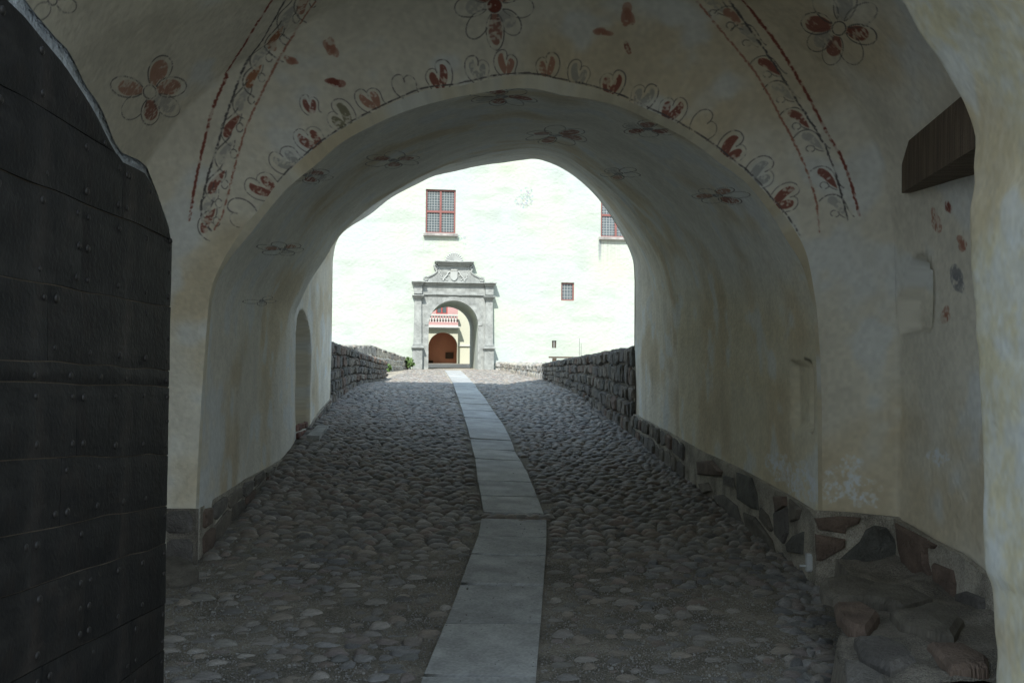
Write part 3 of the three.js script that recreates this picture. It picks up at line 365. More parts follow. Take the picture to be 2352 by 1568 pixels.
// socles under the plaster
const groundAt = (fr) => (s) => { const p = fr.to(s, 0, 0.05); return ground(p.x, -p.z) - 0.12; };
const FR = { right: frameOf(AR, ER, V3(-1, 0, 0)), left: frameOf(AL, EL, V3(1, 0, 0)), pierR: frameOf([AR[0], AR[1] - 0.07], [2.46, 6.0], V3(0, 0, 1)), bayR: frameOf([2.335, 6.03], [2.405, 3.9], V3(-1, 0, 0)), pierL: frameOf([AL[0] + 0.045, AL[1] - 0.085], [-2.6, 6.55], V3(0, 0, 1)) };
function lineOn(fr, px) { return px.map(([x, y]) => fr.uv(onWall(x, y, fr.a, fr.b))); }
const heightOn = (line) => (s) => { let i = 0; while (i < line.length - 2 && s > line[i + 1][0]) i++; const t = clamp((s - line[i][0]) / (line[i + 1][0] - line[i][0] || 1), 0, 1); return lerp(line[i][1], line[i + 1][1], t); };
const Z8 = (x, y) => [1568 + 0.3418 * x, 1032 + 0.3418 * y];
function customStones(parent, fr, list, h) { for (const [ci, ...pts] of list) { const poly = pts.map(([x, y]) => fr.uv(onWall(...Z8(x, y), fr.a, fr.b))); mesh('stone', pillow(poly, h, fr.to), stoneMats[ci], parent); } }
{
  const socle = (fr, px, depth, mat) => { const line = lineOn(fr, px), g = mesh('socle', panel(fr, line, groundAt(fr), depth), mat || mortarMat, gatehouse); return [g, line]; };
  const [sr, lr] = socle(FR.right, [[1884, 1186], [1869, 1169], [1821, 1140], [1760, 1106], [1698, 1073], [1620, 1038], [1540, 992], [1459, 950]], 0.032);
  const fr = FR.right, proud = { ...fr, to: (s, y, h) => fr.to(s, y, h + 0.03) };
  customStones(sr, { ...proud, uv: fr.uv, a: fr.a, b: fr.b }, [[5, [395, 150], [500, 190], [535, 300], [545, 410], [500, 400], [400, 330]], [3, [650, 310], [735, 315], [735, 380], [665, 420]], [2, [760, 330], [840, 400], [820, 470], [770, 490]], [4, [560, 390], [610, 440], [645, 540], [630, 555], [555, 460]], [1, [660, 420], [745, 390], [750, 560], [720, 635], [655, 570]], [5, [745, 640], [780, 580], [855, 550], [848, 705], [750, 690]], [0, [240, 310], [300, 300], [400, 380], [430, 490], [400, 520], [330, 440]], [4, [440, 420], [520, 450], [640, 610], [660, 690], [640, 730], [560, 690], [470, 600]], [3, [120, 80], [230, 70], [300, 150], [290, 180], [130, 170]], [0, [300, 170], [370, 190], [385, 260], [320, 240]], [2, [140, 230], [200, 220], [230, 280], [170, 300]]], 0.028);
  masonry(sr, proud, fr.uv(onWall(...Z8(40, 100), fr.a, fr.b))[0], fr.len - 0.02, (s) => groundAt(fr)(s) + 0.1, heightOn(lr), 2, 0.2, 0.42, 0.022, 0.028, stoneMats);
  const [sl, ll] = socle(FR.left, [[449, 1166], [520, 1122], [600, 1078], [660, 1046], [690, 1022], [700, 992], [718, 962], [745, 925], [757, 913]], 0.03);
  const fl = FR.left; masonry(sl, { ...fl, to: (s, y, h) => fl.to(s, y, h + 0.028) }, 0.06, 4.55, (s) => groundAt(fl)(s) + 0.1, (s) => heightOn(ll)(s) - 0.012, 2, 0.28, 0.6, 0.02, 0.026, [stoneMats[0], stoneMats[2], stoneMats[3], stoneMats[4], stoneMats[6]]);
  masonry(sl, { ...fl, to: (s, y, h) => fl.to(s, y, h + 0.028) }, 5.85, fl.len - 0.02, (s) => groundAt(fl)(s) + 0.1, (s) => heightOn(ll)(s) - 0.012, 2, 0.25, 0.45, 0.02, 0.026, stoneMats);
  const [pr] = socle(FR.pierR, [[1872, 1171], [1944, 1175], [2068, 1187]], 0.035);
  const fp = FR.pierR; customStones(pr, { ...fp, to: (s, y, h) => fp.to(s, y, h + 0.033) }, [[3, [880, 455], [1060, 440], [1190, 450], [1180, 490], [1090, 520], [1085, 560], [900, 530]], [3, [885, 560], [1085, 595], [1085, 650], [930, 740], [890, 740]], [5, [1030, 740], [1180, 610], [1220, 530], [1280, 500], [1360, 515], [1420, 600], [1530, 740], [1535, 800], [1500, 850], [1280, 840], [1080, 790]]], 0.03);
  const [br] = socle(FR.bayR, [[2060, 1187], [2100, 1209], [2146, 1237], [2214, 1271], [2268, 1312], [2330, 1350]], 0.035);
  const fb = FR.bayR; customStones(br, { ...fb, to: (s, y, h) => fb.to(s, y, h + 0.033) }, [[3, [1475, 490], [1690, 600], [1700, 760], [1760, 960], [1700, 960], [1540, 790], [1500, 650]], [3, [1740, 760], [1870, 810], [1890, 900], [1880, 1100], [1770, 1060], [1740, 880]], [3, [1695, 610], [1760, 645], [1740, 668], [1700, 655]], [1, [1900, 970], [1960, 950], [2085, 1000], [2090, 1250], [1920, 1110]]], 0.03);
  const [pl] = socle(FR.pierL, [[456, 1168], [388, 1166], [330, 1166]], 0.03, darkMortar);
  const fq = FR.pierL; masonry(pl, { ...fq, to: (s, y, h) => fq.to(s, y, h + 0.028) }, 0, 0.5, (s) => groundAt(fq)(s) + 0.1, () => lineOn(fq, [[420, 1167]])[0][1], 2, 0.2, 0.34, 0.018, 0.022, [stoneMats[1], stoneMats[4]]);
  // red bricks and pale sill at the foot of the tall niche
  const foot = group('niche_foot', gatehouse), brick = [std(lin(0.26, 0.12, 0.09), { map: rep(stoneMap, 1), bumpMap: rep(grainBump, 3), bumpScale: 0.01 }), std(lin(0.20, 0.10, 0.08), { map: rep(stoneMap, 1), bumpMap: rep(grainBump, 3), bumpScale: 0.01 })];
  const u0 = fl.uv(V3(leftEdge(11.2), 0, -11.2))[0], u1 = fl.uv(V3(leftEdge(12.24), 0, -12.24))[0], bw = (u1 - u0) / 4;
  for (let k = 0; k < 4; k++) for (let i = 0; i < 4; i++) { const y = 1.105 - k * 0.085, c = [[u0 + i * bw, y - 0.075], [u0 + (i + 1) * bw, y - 0.075], [u0 + (i + 1) * bw, y], [u0 + i * bw, y]]; mesh('brick', pillow(roundedQuad(c, 0.006), 0.02, (s, yy, h) => fl.to(s, yy, h + 0.02 + (k - 1.5) * 0.028)), brick[(i + k) % 2], foot); }
  const sill = frameOf([leftEdge(11.15) + 0.12, 11.15], [leftEdge(12.1) + 0.12, 12.1], V3(1, 0, 0)); mesh('sill', panel({ ...sill, o: sill.o }, [[0, ground(-2.3, 11.2) + 0.06], [0.95, ground(-2.3, 12.1) + 0.05]], (s) => ground(-2.3, 11.2 + s) - 0.1, 0.14), std(lin(0.42, 0.42, 0.4), { map: rep(stoneMap, 1) }), foot);
}

// ------------------------------------------------------------------ slab path up the middle
const EDGE = [[1600, 957, 1231], [1563, 970, 1232], [1440, 1021, 1243], [1349, 1056, 1249], [1281, 1081, 1254], [1239, 1097, 1256], [1197, 1105, 1256], [1185, 1110, 1250], [1146, 1104, 1235], [1111, 1097, 1221], [1081, 1093, 1209], [1059, 1091, 1198], [1036, 1085, 1184], [1013, 1080, 1176], [985, 1073, 1163], [964, 1067, 1151], [938, 1059, 1131], [920, 1053, 1119], [906, 1048, 1109], [894, 1044, 1099], [880, 1039, 1088], [866, 1031, 1075], [851, 1020, 1058]];
const pathL = EDGE.map(([y, l]) => onGround(l, y)), pathR = EDGE.map(([y, , r]) => onGround(r, y));
function pathAt(d) { let i = 0; while (i < pathL.length - 2 && d > -pathL[i + 1].z) i++; const t = clamp((d + pathL[i].z) / ((-pathL[i + 1].z + pathL[i].z) || 1), -4, 1); return [lerp(pathL[i].x, pathL[i + 1].x, t), lerp(pathR[i].x, pathR[i + 1].x, t)]; }
const slabMats = [[0.46, 0.475, 0.475], [0.42, 0.43, 0.43], [0.50, 0.51, 0.50], [0.44, 0.445, 0.435]].map((c) => std(lin(...c), { map: rep(stoneMap, 0.7), bumpMap: rep(grainBump, 1.6), bumpScale: 0.006, roughness: 0.72 }));
const slabPath = struct(group('slab_path'));
{
  const joints = [];                                                 // depth stations of the slab joints
  const last = -pathL[pathL.length - 1].z, first = EDGE.map((_, i) => -(pathL[i].z + pathR[i].z) / 2);
  for (let i = 0; i < 16; i++) joints.push(first[i]);
  for (let d = first[15] + 0.9; d < last + 0.3; d += rr(0.75, 1.05)) joints.push(d);
  for (let i = 0; i < joints.length - 1; i++) {
    if (Math.abs(joints[i] - first[6]) < 1e-6) continue;             // a row of cobbles crosses the path here
    const d0 = joints[i] + 0.015, d1 = joints[i + 1] - 0.015, pos = [], uv = [], idx = [], nx = 4, nd = 3, lift = 0.022 + rr(-0.006, 0.006), ou = rr(0, 5), ov = rr(0, 5), tilt = rr(-0.006, 0.006);
    const c0 = 0.008;
    for (let j = 0; j <= nd; j++) for (let k = 0; k <= nx; k++) { const d = lerp(d0, d1, j / nd), [l, r] = pathAt(d), x = lerp(l + 0.004, r - 0.004, k / nx); pos.push(x, ground(x, d) + lift + tilt * (k / nx - 0.5), -d); uv.push(x + ou, d + ov); }
    const W = nx + 1; for (let j = 0; j < nd; j++) for (let k = 0; k < nx; k++) { const a = j * W + k; idx.push(a, a + 1, a + W, a + 1, a + W + 1, a + W); }
    const rim = []; for (let k = 0; k <= nx; k++) rim.push(k); for (let j = 1; j <= nd; j++) rim.push(j * W + nx); for (let k = nx - 1; k >= 0; k--) rim.push(nd * W + k); for (let j = nd - 1; j > 0; j--) rim.push(j * W);
    const b = pos.length / 3; rim.forEach((r) => { pos.push(pos[r * 3], pos[r * 3 + 1], pos[r * 3 + 2]); uv.push(uv[r * 2], uv[r * 2 + 1]); }); rim.forEach((r) => { pos.push(pos[r * 3], pos[r * 3 + 1] - 0.09, pos[r * 3 + 2]); uv.push(uv[r * 2] + 0.1, uv[r * 2 + 1]); });
    const n = rim.length; for (let q = 0; q < n; q++) { const a = b + q, c = b + (q + 1) % n; idx.push(a, a + n, c, c, a + n, c + n); }
    mesh('paving_slab', geoOf(pos, idx, uv), slabMats[Math.floor(rng() * 4)], slabPath);
  }
}

// ------------------------------------------------------------------ cobbles: the 300 nearest as stones of their own, the rest as one mass
{
  function cobbleGeo(seed, nu, nv) {
    const g = new THREE.SphereGeometry(1, nu, nv, 0, Math.PI * 2, 0, Math.PI * 0.62), p = g.attributes.position, r = rngOf(seed), ph = [r() * 6, r() * 6, r() * 6];
    for (let i = 0; i < p.count; i++) { let x = p.getX(i), y = p.getY(i), z = p.getZ(i); const a = Math.atan2(z, x), k = 1 + 0.13 * Math.sin(2 * a + ph[0]) + 0.11 * Math.sin(3 * a + ph[1]) + 0.07 * Math.sin(5 * a + ph[2]); const e = Math.pow(Math.abs(x) + 1e-6, 0.8) * Math.sign(x), f = Math.pow(Math.abs(z) + 1e-6, 0.85) * Math.sign(z); p.setXYZ(i, e * k, Math.pow(Math.max(0, y), 0.8) * (0.92 + 0.14 * Math.sin(x * 3 + ph[1]) + 0.1 * Math.sin(z * 4 + ph[0])) + Math.min(0, y), f * k); }
    g.computeVertexNormals();
    const q = g.attributes.position, m = g.attributes.normal; for (let i = 0; i <= nv; i++) { const a = i * (nu + 1), b = a + nu; const n = V3(m.getX(a) + m.getX(b), m.getY(a) + m.getY(b), m.getZ(a) + m.getZ(b)).normalize(); m.setXYZ(a, n.x, n.y, n.z); m.setXYZ(b, n.x, n.y, n.z); }
    for (let i = 0; i <= nu; i++) m.setXYZ(i, 0, 1, 0);
    return g;
  }
  const COLS = [[0.33, 0.325, 0.325], [0.40, 0.39, 0.38], [0.25, 0.25, 0.255], [0.39, 0.36, 0.325], [0.33, 0.295, 0.265], [0.44, 0.43, 0.42], [0.35, 0.30, 0.28], [0.28, 0.28, 0.27]];
  const all = [], bury = (x, d) => clamp(1.0 * smooth(8.8, 5.6, d) * smooth(0.22, 0.52, fbm(x * 0.9 + 3, d * 0.7, 55, 3)) + 0.30 * smooth(0.5, 0.75, fbm(x * 1.4, d * 1.2, 58, 3)) + 0.5 * smooth(7.5, 6, d) * smooth(0.75, 1.2, x) * (1 - smooth(1.35, 1.6, x)), 0, 1);
  const flatness = [];
  let d = 3.9;
  while (d < 37.3) {
    const step = rr(0.068, 0.096) * (d > 20 ? 1.2 : 1); let x = leftEdge(d) + rr(0, 0.08) - (d < 6.5 ? 0.1 : 0); const [pl, pr] = pathAt(d), R = rightEdge(d);
    const wide = d > 26 ? 1.6 : 0;
    while (x < R - 0.03 + wide) {
      const w = rr(0.07, 0.155) * (d > 20 ? 1.15 : 1), cx = x + w / 2; x += w + rr(0.006, 0.02);
      const gapRow = d > -pathL[6].z - 0.02 && d < -pathL[7].z + 0.02;
      if (!gapRow && cx + w * 0.42 > pl && cx - w * 0.42 < pr) { if (cx < pr) x = Math.max(x, cx + w / 2); continue; }
      const dd = d + rr(-0.018, 0.018) + 0.06 * (noise(cx * 1.2, d * 0.5, 66) - 0.5), b = bury(cx, dd);
      if (b > 0.85 && rng() < 0.3) continue;
      const h = rr(0.024, 0.043), sink = -0.010 - 0.013 * smooth(19, 21.5, dd) - b * rr(0.006, 0.030);
      all.push({ x: cx, d: dd, y: ground(cx, dd) + sink, sx: w * rr(0.5, 0.56), sy: h, sz: step * rr(0.47, 0.58), ry: rr(-0.22, 0.22), tx: rr(-0.12, 0.12), c: Math.floor(rng() * COLS.length), k: rr(0.8, 1.22), b });
    }
    d += step;
  }
  { const [l, r] = pathAt(-pathL[6].z + 0.06), zc = (-pathL[6].z - pathL[7].z - pathR[6].z - pathR[7].z) / 4; for (const t of [0.07, 0.26, 0.46, 0.62, 0.84, 0.97]) { const x = lerp(l, r, t); all.push({ x, d: zc, y: ground(x, zc) + 0.002, sx: rr(0.045, 0.06), sy: 0.03, sz: 0.045, ry: rr(-0.2, 0.2), tx: 0, c: Math.floor(rng() * COLS.length), k: 1, b: 0 }); } }
  for (let i = 0; i < 420; i++) {                                    // smaller stones wedged along the foot of the right wall
    const dd = rr(4.2, 13.2), x = rightEdge(dd) - Math.abs(rr(0, 0.25)); all.push({ x, d: dd, y: ground(x, dd) - 0.01, sx: rr(0.03, 0.07), sy: rr(0.02, 0.045), sz: rr(0.025, 0.05), ry: rr(-1, 1), tx: rr(-0.2, 0.2), c: Math.floor(rng() * COLS.length), k: rr(0.8, 1.2), b: 0.3 });
  }
  all.sort((p, q) => p.d - q.d);
  const mats = COLS.map((c) => std(lin(c[0] * 0.86, c[1] * 0.86, c[2] * 0.86), { map: rep(stoneMap, 0.5), bumpMap: rep(lumpBump, 0.8), bumpScale: 0.01, roughness: 0.62 }));
  const solo = [0, 1, 2, 3, 4, 5, 6, 7].map((s) => cobbleGeo(500 + s * 7, 10, 4)), M = new THREE.Matrix4(), Q = new THREE.Quaternion(), E = new THREE.Euler();
  const matrixOf = (o) => { E.set(o.tx + 0.05, o.ry, 0); Q.setFromEuler(E); return M.compose(V3(o.x, o.y, -o.d), Q, V3(o.sx, o.sy, o.sz)); };
  const inFrame = (o) => Math.abs(o.x / o.d) < 0.53 && (EYE - o.y) / o.d < 0.327 && !(o.x < -0.335 * o.d), visible = all.filter((o) => inFrame(o) && o.b < 0.72), chosen = new Set(visible.slice(0, 300));
  for (const o of chosen) { const m = mesh('cobble', solo[(o.c + Math.floor(o.k * 20)) % 8], mats[o.c], groundMesh); m.matrixAutoUpdate = true; matrixOf(o).decompose(m.position, m.quaternion, m.scale); }
  const rest = all.filter((o) => !chosen.has(o)), base = std(0xffffff, { map: rep(stoneMap, 0.5), bumpMap: rep(lumpBump, 0.8), bumpScale: 0.01, roughness: 0.62 });
  const inst = new THREE.InstancedMesh(cobbleGeo(511, 10, 5), base, rest.length); inst.name = 'cobbles'; inst.castShadow = inst.receiveShadow = true; stuff(inst);
  rest.forEach((o, i) => { inst.setMatrixAt(i, matrixOf(o)); const c = COLS[o.c]; inst.setColorAt(i, lin(c[0] * 0.89 * o.k, c[1] * 0.85 * o.k, c[2] * 0.79 * o.k)); });
  groundMesh.add(inst);
  const N = 34000, peb = new THREE.InstancedMesh(new THREE.IcosahedronGeometry(1, 0), std(0xffffff, { roughness: 0.9 }), N); peb.name = 'gravel'; peb.castShadow = peb.receiveShadow = true; stuff(peb);
  for (let i = 0; i < N; i++) {
    let x, dd, t = 0; do { dd = 3.9 + 6 * Math.pow(rng(), 1.6); x = rr(-2.2, 1.95); const [l, r] = pathAt(dd); t++; if (x > l - 0.01 && x < r + 0.01 && rng() > 0.04) continue; if (rng() < 0.12 + bury(x, dd)) break; } while (t < 12);
    const s = rr(0.002, 0.005) * (rng() < 0.05 ? 2 : 1); E.set(rr(0, 6), rr(0, 6), rr(0, 6)); Q.setFromEuler(E); const [l, r] = pathAt(dd), onp = x > l && x < r;
    peb.setMatrixAt(i, M.compose(V3(x, ground(x, dd) + (onp ? 0.023 : 0.002), -dd), Q, V3(s, s * 0.7, s * 1.1))); const v = rr(0.14, 0.3); peb.setColorAt(i, lin(v, v * 0.97, v * 0.92));
  }
  groundMesh.add(peb);
}

// ------------------------------------------------------------------ ledge of rough blocks at the foot of the right bay wall
{
  const ledge = tag(group('stone_ledge', null, V3(2.0, ground(2.0, 5.2), -5.2)), 'low ledge of rough mortared blocks along the right wall beside the outer arch', 'ledge');
  const O = ledge.position, top = (x, d) => ground(1.9, d) + 0.03 + 0.16 * smooth(1.72, 1.98, x + 0.12 * (d - 4.4)) + 0.05 * smooth(2.1, 2.4, x);
  const pos = [], uv = [], idx = []; const nx = 26, nd = 44;
  for (let j = 0; j <= nd; j++) for (let i = 0; i <= nx; i++) { const d = lerp(4.0, 5.97, j / nd), x0 = lerp(1.36, 1.93, smooth(4.1, 5.9, d)), x = lerp(x0, 2.52, i / nx); const y = (i === 0 ? ground(x, d) - 0.05 : top(x + 1.95 - x0, d)) + 0.09 * (fbm(x * 6, d * 6, 71, 4) - 0.5); pos.push(x - O.x, y - O.y, -d - O.z); uv.push(x, d); }
  for (let j = 0; j < nd; j++) for (let i = 0; i < nx; i++) { const a = j * (nx + 1) + i; idx.push(a, a + 1, a + nx + 1, a + 1, a + nx + 2, a + nx + 1); }
  mesh('mortar_bed', geoOf(pos, idx, uv), darkMortar, ledge);
  const g = (x, y) => { const p = onGround(...Z8(x, y)); const r = ray(...Z8(x, y)); const t = (EYE - (p.y + 0.17)) / -r.y; return [r.x * t, t]; };
  for (const [ci, ...q] of [[4, [920, 850], [1080, 815], [1300, 850], [1560, 950], [1690, 1050], [1500, 1090], [1260, 1000], [1010, 975], [935, 940]], [3, [1020, 1010], [1200, 1020], [1330, 1110], [1240, 1230], [1120, 1190], [1040, 1110]], [4, [1390, 1100], [1540, 1110], [1740, 1090], [1900, 1200], [1830, 1330], [1640, 1290], [1460, 1200]], [1, [1150, 1250], [1330, 1260], [1500, 1360], [1580, 1470], [1400, 1520], [1200, 1400]], [3, [1640, 1370], [1880, 1380], [2060, 1480], [2060, 1560], [1800, 1580]], [0, [1090, 1400], [1180, 1440], [1380, 1560], [1240, 1640], [1100, 1600]]]) {
    const poly = q.map(([x, y]) => g(x, y)); mesh('block', pillow(poly, 0.05, (x, d, h) => V3(x - O.x, Math.max(top(x + 1.95 - lerp(1.36, 1.93, smooth(4.1, 5.9, d)), d), ground(x, d)) - 0.005 + h - O.y, -d - O.z)), stoneMats[ci], ledge);
  }
}

// ------------------------------------------------------------------ iron-clad door leaf on the left, swung open along the wall
{
  const dir = V3(-0.042, 0, -1).normalize(), base = V3(-2.136, 0, -6.15);            // a runs from the far stile towards the camera
  const door = tag(group('door_leaf', null, V3(base.x * 0.7, ground(base.x * 0.7, 4.3), base.z * 0.7)), 'open gate leaf clad in dark riveted iron plates beside the left pier', 'door');
  const O = door.position, n = V3(-dir.z, 0, dir.x); if (n.x < 0) n.negate();
  const S = 0.7, P = (a, y, h) => V3((base.x - dir.x * a + n.x * h) * S - O.x, EYE + (y - EYE) * S - O.y, (base.z - dir.z * a + n.z * h) * S - O.z), PF = (a, y, h) => V3((base.x - dir.x * a) * 0.84 + n.x * h, EYE + (y - EYE) * 0.84, (base.z - dir.z * a) * 0.84 + n.z * h);
  const TOP = [[-0.02, 2.50], [0.06, 2.6], [0.15, 2.665], [0.3, 2.76], [0.5, 2.855], [0.7, 2.85], [0.9, 2.84], [1.03, 2.88], [1.3, 3.005], [1.65, 3.125], [2.07, 3.2], [2.4, 3.22]];
  const topAt = heightOn(TOP), BOT = (a) => EYE + (ground(-1.5, (6.15 - a) * 0.7) + 0.04 - EYE) / 0.7;
  const iron = [[1.0, 1.0, 1.0], [0.85, 0.85, 0.86], [1.15, 1.1, 1.05]].map((c) => std(lin(0.034 * c[0], 0.032 * c[1], 0.030 * c[2]), { map: rep(ironMap, 0.9), bumpMap: rep(lumpBump, 1.4), bumpScale: 0.006, roughness: 0.72, metalness: 0.15 }));
  const timber = std(lin(0.30, 0.29, 0.27), { map: rep(woodMap, 1), bumpMap: rep(grainBump, 2), bumpScale: 0.006 });
  const core = []; for (let a = -0.015; a <= 2.35; a += 0.0787) core.push([a, topAt(a) - 0.012]);
  {
    const pos = [], idx = [], uv = []; core.forEach(([a, y]) => { for (const [yy, h] of [[BOT(a), 0], [y, 0], [y, -0.09], [BOT(a), -0.09]]) { const q = P(a, yy, h); pos.push(q.x, q.y, q.z); uv.push(a, yy + h); } });
    const N = core.length; for (let i = 0; i < N - 1; i++) for (let k = 0; k < 4; k++) { const A = i * 4 + k, B = i * 4 + (k + 1) % 4; idx.push(A, A + 4, B, B, A + 4, B + 4); } idx.push(0, 1, 2, 0, 2, 3, (N - 1) * 4, (N - 1) * 4 + 2, (N - 1) * 4 + 1, (N - 1) * 4, (N - 1) * 4 + 3, (N - 1) * 4 + 2);
    mesh('timber_core', geoOf(pos, idx, uv).toNonIndexed(), timber, door).geometry.computeVertexNormals();
  }
  const J = [[3.4, 3.4], [2.865, 2.863], [2.547, 2.53], [2.128, 2.11], [1.731, 1.775], [1.63, 1.69], [1.21, 1.375], [0.90, 1.07], [0.66, 0.83], [0.30, 0.46], [0.02, 0.12], [-0.6, -0.6]];
  const seams = [[], [0.887], [1.41], [1.77], [], [1.438], [1.604], [0.808, 1.9], [1.3], [0.6, 1.75], [1.1]];
  const jy = (k, a) => lerp(J[k][0], J[k][1], a / 2.2) + 0.008 * (noise(a * 3, k * 5, 31) - 0.5) * 2;
  const studG = new THREE.SphereGeometry(0.0125, 8, 4, 0, Math.PI * 2, 0, Math.PI / 2); studG.scale(1, 0.6, 1);
  const studMat = std(lin(0.09, 0.085, 0.08), { map: rep(ironMap, 1), roughness: 0.55, metalness: 0.3 });
  const R = rngOf(91), lay = new THREE.Quaternion().setFromUnitVectors(V3(0, 1, 0), n);
  for (let k = 0; k < 11; k++) {
    const cuts = [-0.012, ...seams[k], 2.34];
    for (let c = 0; c < cuts.length - 1; c++) {
      const a0 = cuts[c] + 0.003, a1 = cuts[c + 1] - 0.003, nn = Math.max(4, Math.round((a1 - a0) / 0.09)), up = 0.006 + 0.006 * R(), pos = [], idx = [], uv = [], ny = 5;
      let ok = false;
      for (let i = 0; i <= nn; i++) { const a = lerp(a0, a1, i / nn), hi = Math.min(jy(k, a) - 0.003, topAt(a)), lo = Math.max(jy(k + 1, a) + 0.003, BOT(a)); if (hi - lo > 0.02) ok = true; const H = Math.min(Math.max(hi, lo + 0.001), topAt(a)), L0 = Math.min(lo, H - 0.001); for (let j = 0; j <= ny; j++) { const y = lerp(L0, H, j / ny), e = Math.min(1, (a - a0) / 0.03, (a1 - a) / 0.03, (y - lo) / 0.03, (H - y) / 0.03), h = up + 0.012 * (fbm(a * 3 + k, y * 3, 37, 3) - 0.5) + 0.007 * clamp(e, 0, 1); const q = P(a, y, h); pos.push(q.x, q.y, q.z); uv.push(a, y + k * 0.3); } }
      if (!ok) continue;
      for (let i = 0; i < nn; i++) for (let j = 0; j < ny; j++) { const A = i * (ny + 1) + j; idx.push(A, A + 1, A + ny + 1, A + 1, A + ny + 2, A + ny + 1); }
      const W = ny + 1, rim = []; for (let j = 0; j <= ny; j++) rim.push(j); for (let i = 1; i <= nn; i++) rim.push(i * W + ny); for (let j = ny - 1; j >= 0; j--) rim.push(nn * W + j); for (let i = nn - 1; i > 0; i--) rim.push(i * W);
      const b = pos.length / 3, nr = rim.length; rim.forEach((r) => { pos.push(pos[r * 3], pos[r * 3 + 1], pos[r * 3 + 2]); uv.push(uv[r * 2], uv[r * 2 + 1]); }); rim.forEach((r) => { pos.push(pos[r * 3] - n.x * 0.02, pos[r * 3 + 1], pos[r * 3 + 2] - n.z * 0.02); uv.push(uv[r * 2], uv[r * 2 + 1]); });
      for (let q = 0; q < nr; q++) { const A = b + q, B = b + (q + 1) % nr; idx.push(A, B, A + nr, B, B + nr, A + nr); }
      const plate = mesh('iron_plate', geoOf(pos, idx, uv), iron[Math.floor(R() * 3)], door);
      const stud = (a, y) => { if (y > topAt(a) - 0.05 || y < BOT(a) + 0.04 || R() < 0.12) return; const s = mesh('stud', studG, studMat, plate); s.position.copy(P(a + (R() - 0.5) * 0.02, y, up + 0.004)); s.quaternion.copy(lay); const z = 0.8 + 0.45 * R(); s.scale.setScalar(z); };
      const nS = Math.max(2, Math.round((a1 - a0) / 0.34));
      for (let i = 0; i < nS; i++) { const a = lerp(a0 + 0.06, a1 - 0.06, nS > 1 ? i / (nS - 1) : 0.5), hi = Math.min(jy(k, a), topAt(a)), lo = jy(k + 1, a); stud(a, hi - 0.06); if (hi - lo > 0.25) stud(a, lo + 0.06); if (hi - lo > 0.36 && (i === 0 || i === nS - 1)) stud(a, (hi + lo) / 2); }
    }
  }
  // plaster edge round the door head; its pale bluish colour paints the outside light
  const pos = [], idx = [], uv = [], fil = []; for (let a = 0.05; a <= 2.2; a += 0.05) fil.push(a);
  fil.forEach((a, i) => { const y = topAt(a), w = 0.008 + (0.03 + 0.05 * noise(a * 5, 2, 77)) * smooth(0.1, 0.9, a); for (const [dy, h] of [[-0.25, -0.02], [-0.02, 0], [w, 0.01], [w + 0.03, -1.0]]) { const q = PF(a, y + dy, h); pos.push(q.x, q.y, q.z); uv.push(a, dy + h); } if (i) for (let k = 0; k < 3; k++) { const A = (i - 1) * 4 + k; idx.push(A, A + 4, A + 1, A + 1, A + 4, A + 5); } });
  const f = mesh('arch_fillet', geoOf(pos, idx, uv), std(lin(0.62, 0.66, 0.68), { map: rep(stoneMap, 0.8), bumpMap: rep(lumpBump, 2), bumpScale: 0.02 }), gatehouse); f.userData.label = 'plaster edge round the head of the door, coloured pale to look lit from outside';
  // guard stone where door and pier meet
  const bs = new THREE.SphereGeometry(1, 14, 9), p = bs.attributes.position; for (let i = 0; i < p.count; i++) { const x = p.getX(i), y = p.getY(i), z = p.getZ(i), k = 1 + 0.25 * (fbm(x * 1.6 + 4, y * 1.6 + z, 88, 3) - 0.5); p.setXYZ(i, x * 0.15 * k, y * 0.13 * k, z * 0.13 * k); } bs.computeVertexNormals();
  const gp = onGround(398, 1338); const bo = mesh('guard_stone', bs, stoneMats[4]); bo.position.set(gp.x, gp.y + 0.03, gp.z); tag(bo, 'rounded dusty boulder at the foot of the left pier beside the iron door', 'boulder');
}

// ------------------------------------------------------------------ timber beam in the right-hand recess, junction box at the pier
{
  const a = V3(2.37, 2.93, -5.7), b = V3(2.05, 2.84, -3.98), L = a.distanceTo(b), g = bevelBox(0.24, 0.27, L, 0.018), p = g.attributes.position;
  const m = mesh('timber_beam', g, std(lin(0.26, 0.23, 0.20), { map: rep(woodMap, 1, 1.5), bumpMap: rep(grainBump, 2), bumpScale: 0.01, roughness: 0.85 })); m.position.copy(a).lerp(b, 0.5); m.lookAt(a); tag(m, 'dark squared timber beam jutting from the right wall under the vault', 'beam');
  const jb = group('junction_box', null, onGround(1868, 1338)), o = jb.position, q = at(1865, 1290, -o.z + 0.02), white = std(lin(0.55, 0.57, 0.58), { roughness: 0.5 }); tag(jb, 'small light grey electrical box with conduit at the foot of the right pier', 'junction box');
  const w = 30 / F * -o.z, h = 40 / F * -o.z, y = q.y - o.y, x = q.x - o.x;
  mesh('housing', bevelBox(w, h, 0.05, 0.006, x, y, 0), white, jb); mesh('lid', bevelBox(w * 0.82, h * 0.8, 0.014, 0.004, x, y, 0.03), white, jb);
  const pipe = new THREE.CylinderGeometry(0.011, 0.011, y, 10); pipe.translate(x + 0.008, (y - h / 2) / 2, 0); mesh('conduit', pipe, white, jb);
  const cab = new THREE.CylinderGeometry(0.008, 0.008, 0.05, 8); cab.rotateZ(Math.PI / 2); cab.translate(x - w / 2 - 0.015, y - h * 0.2, 0); mesh('cable_gland', cab, white, jb);
}

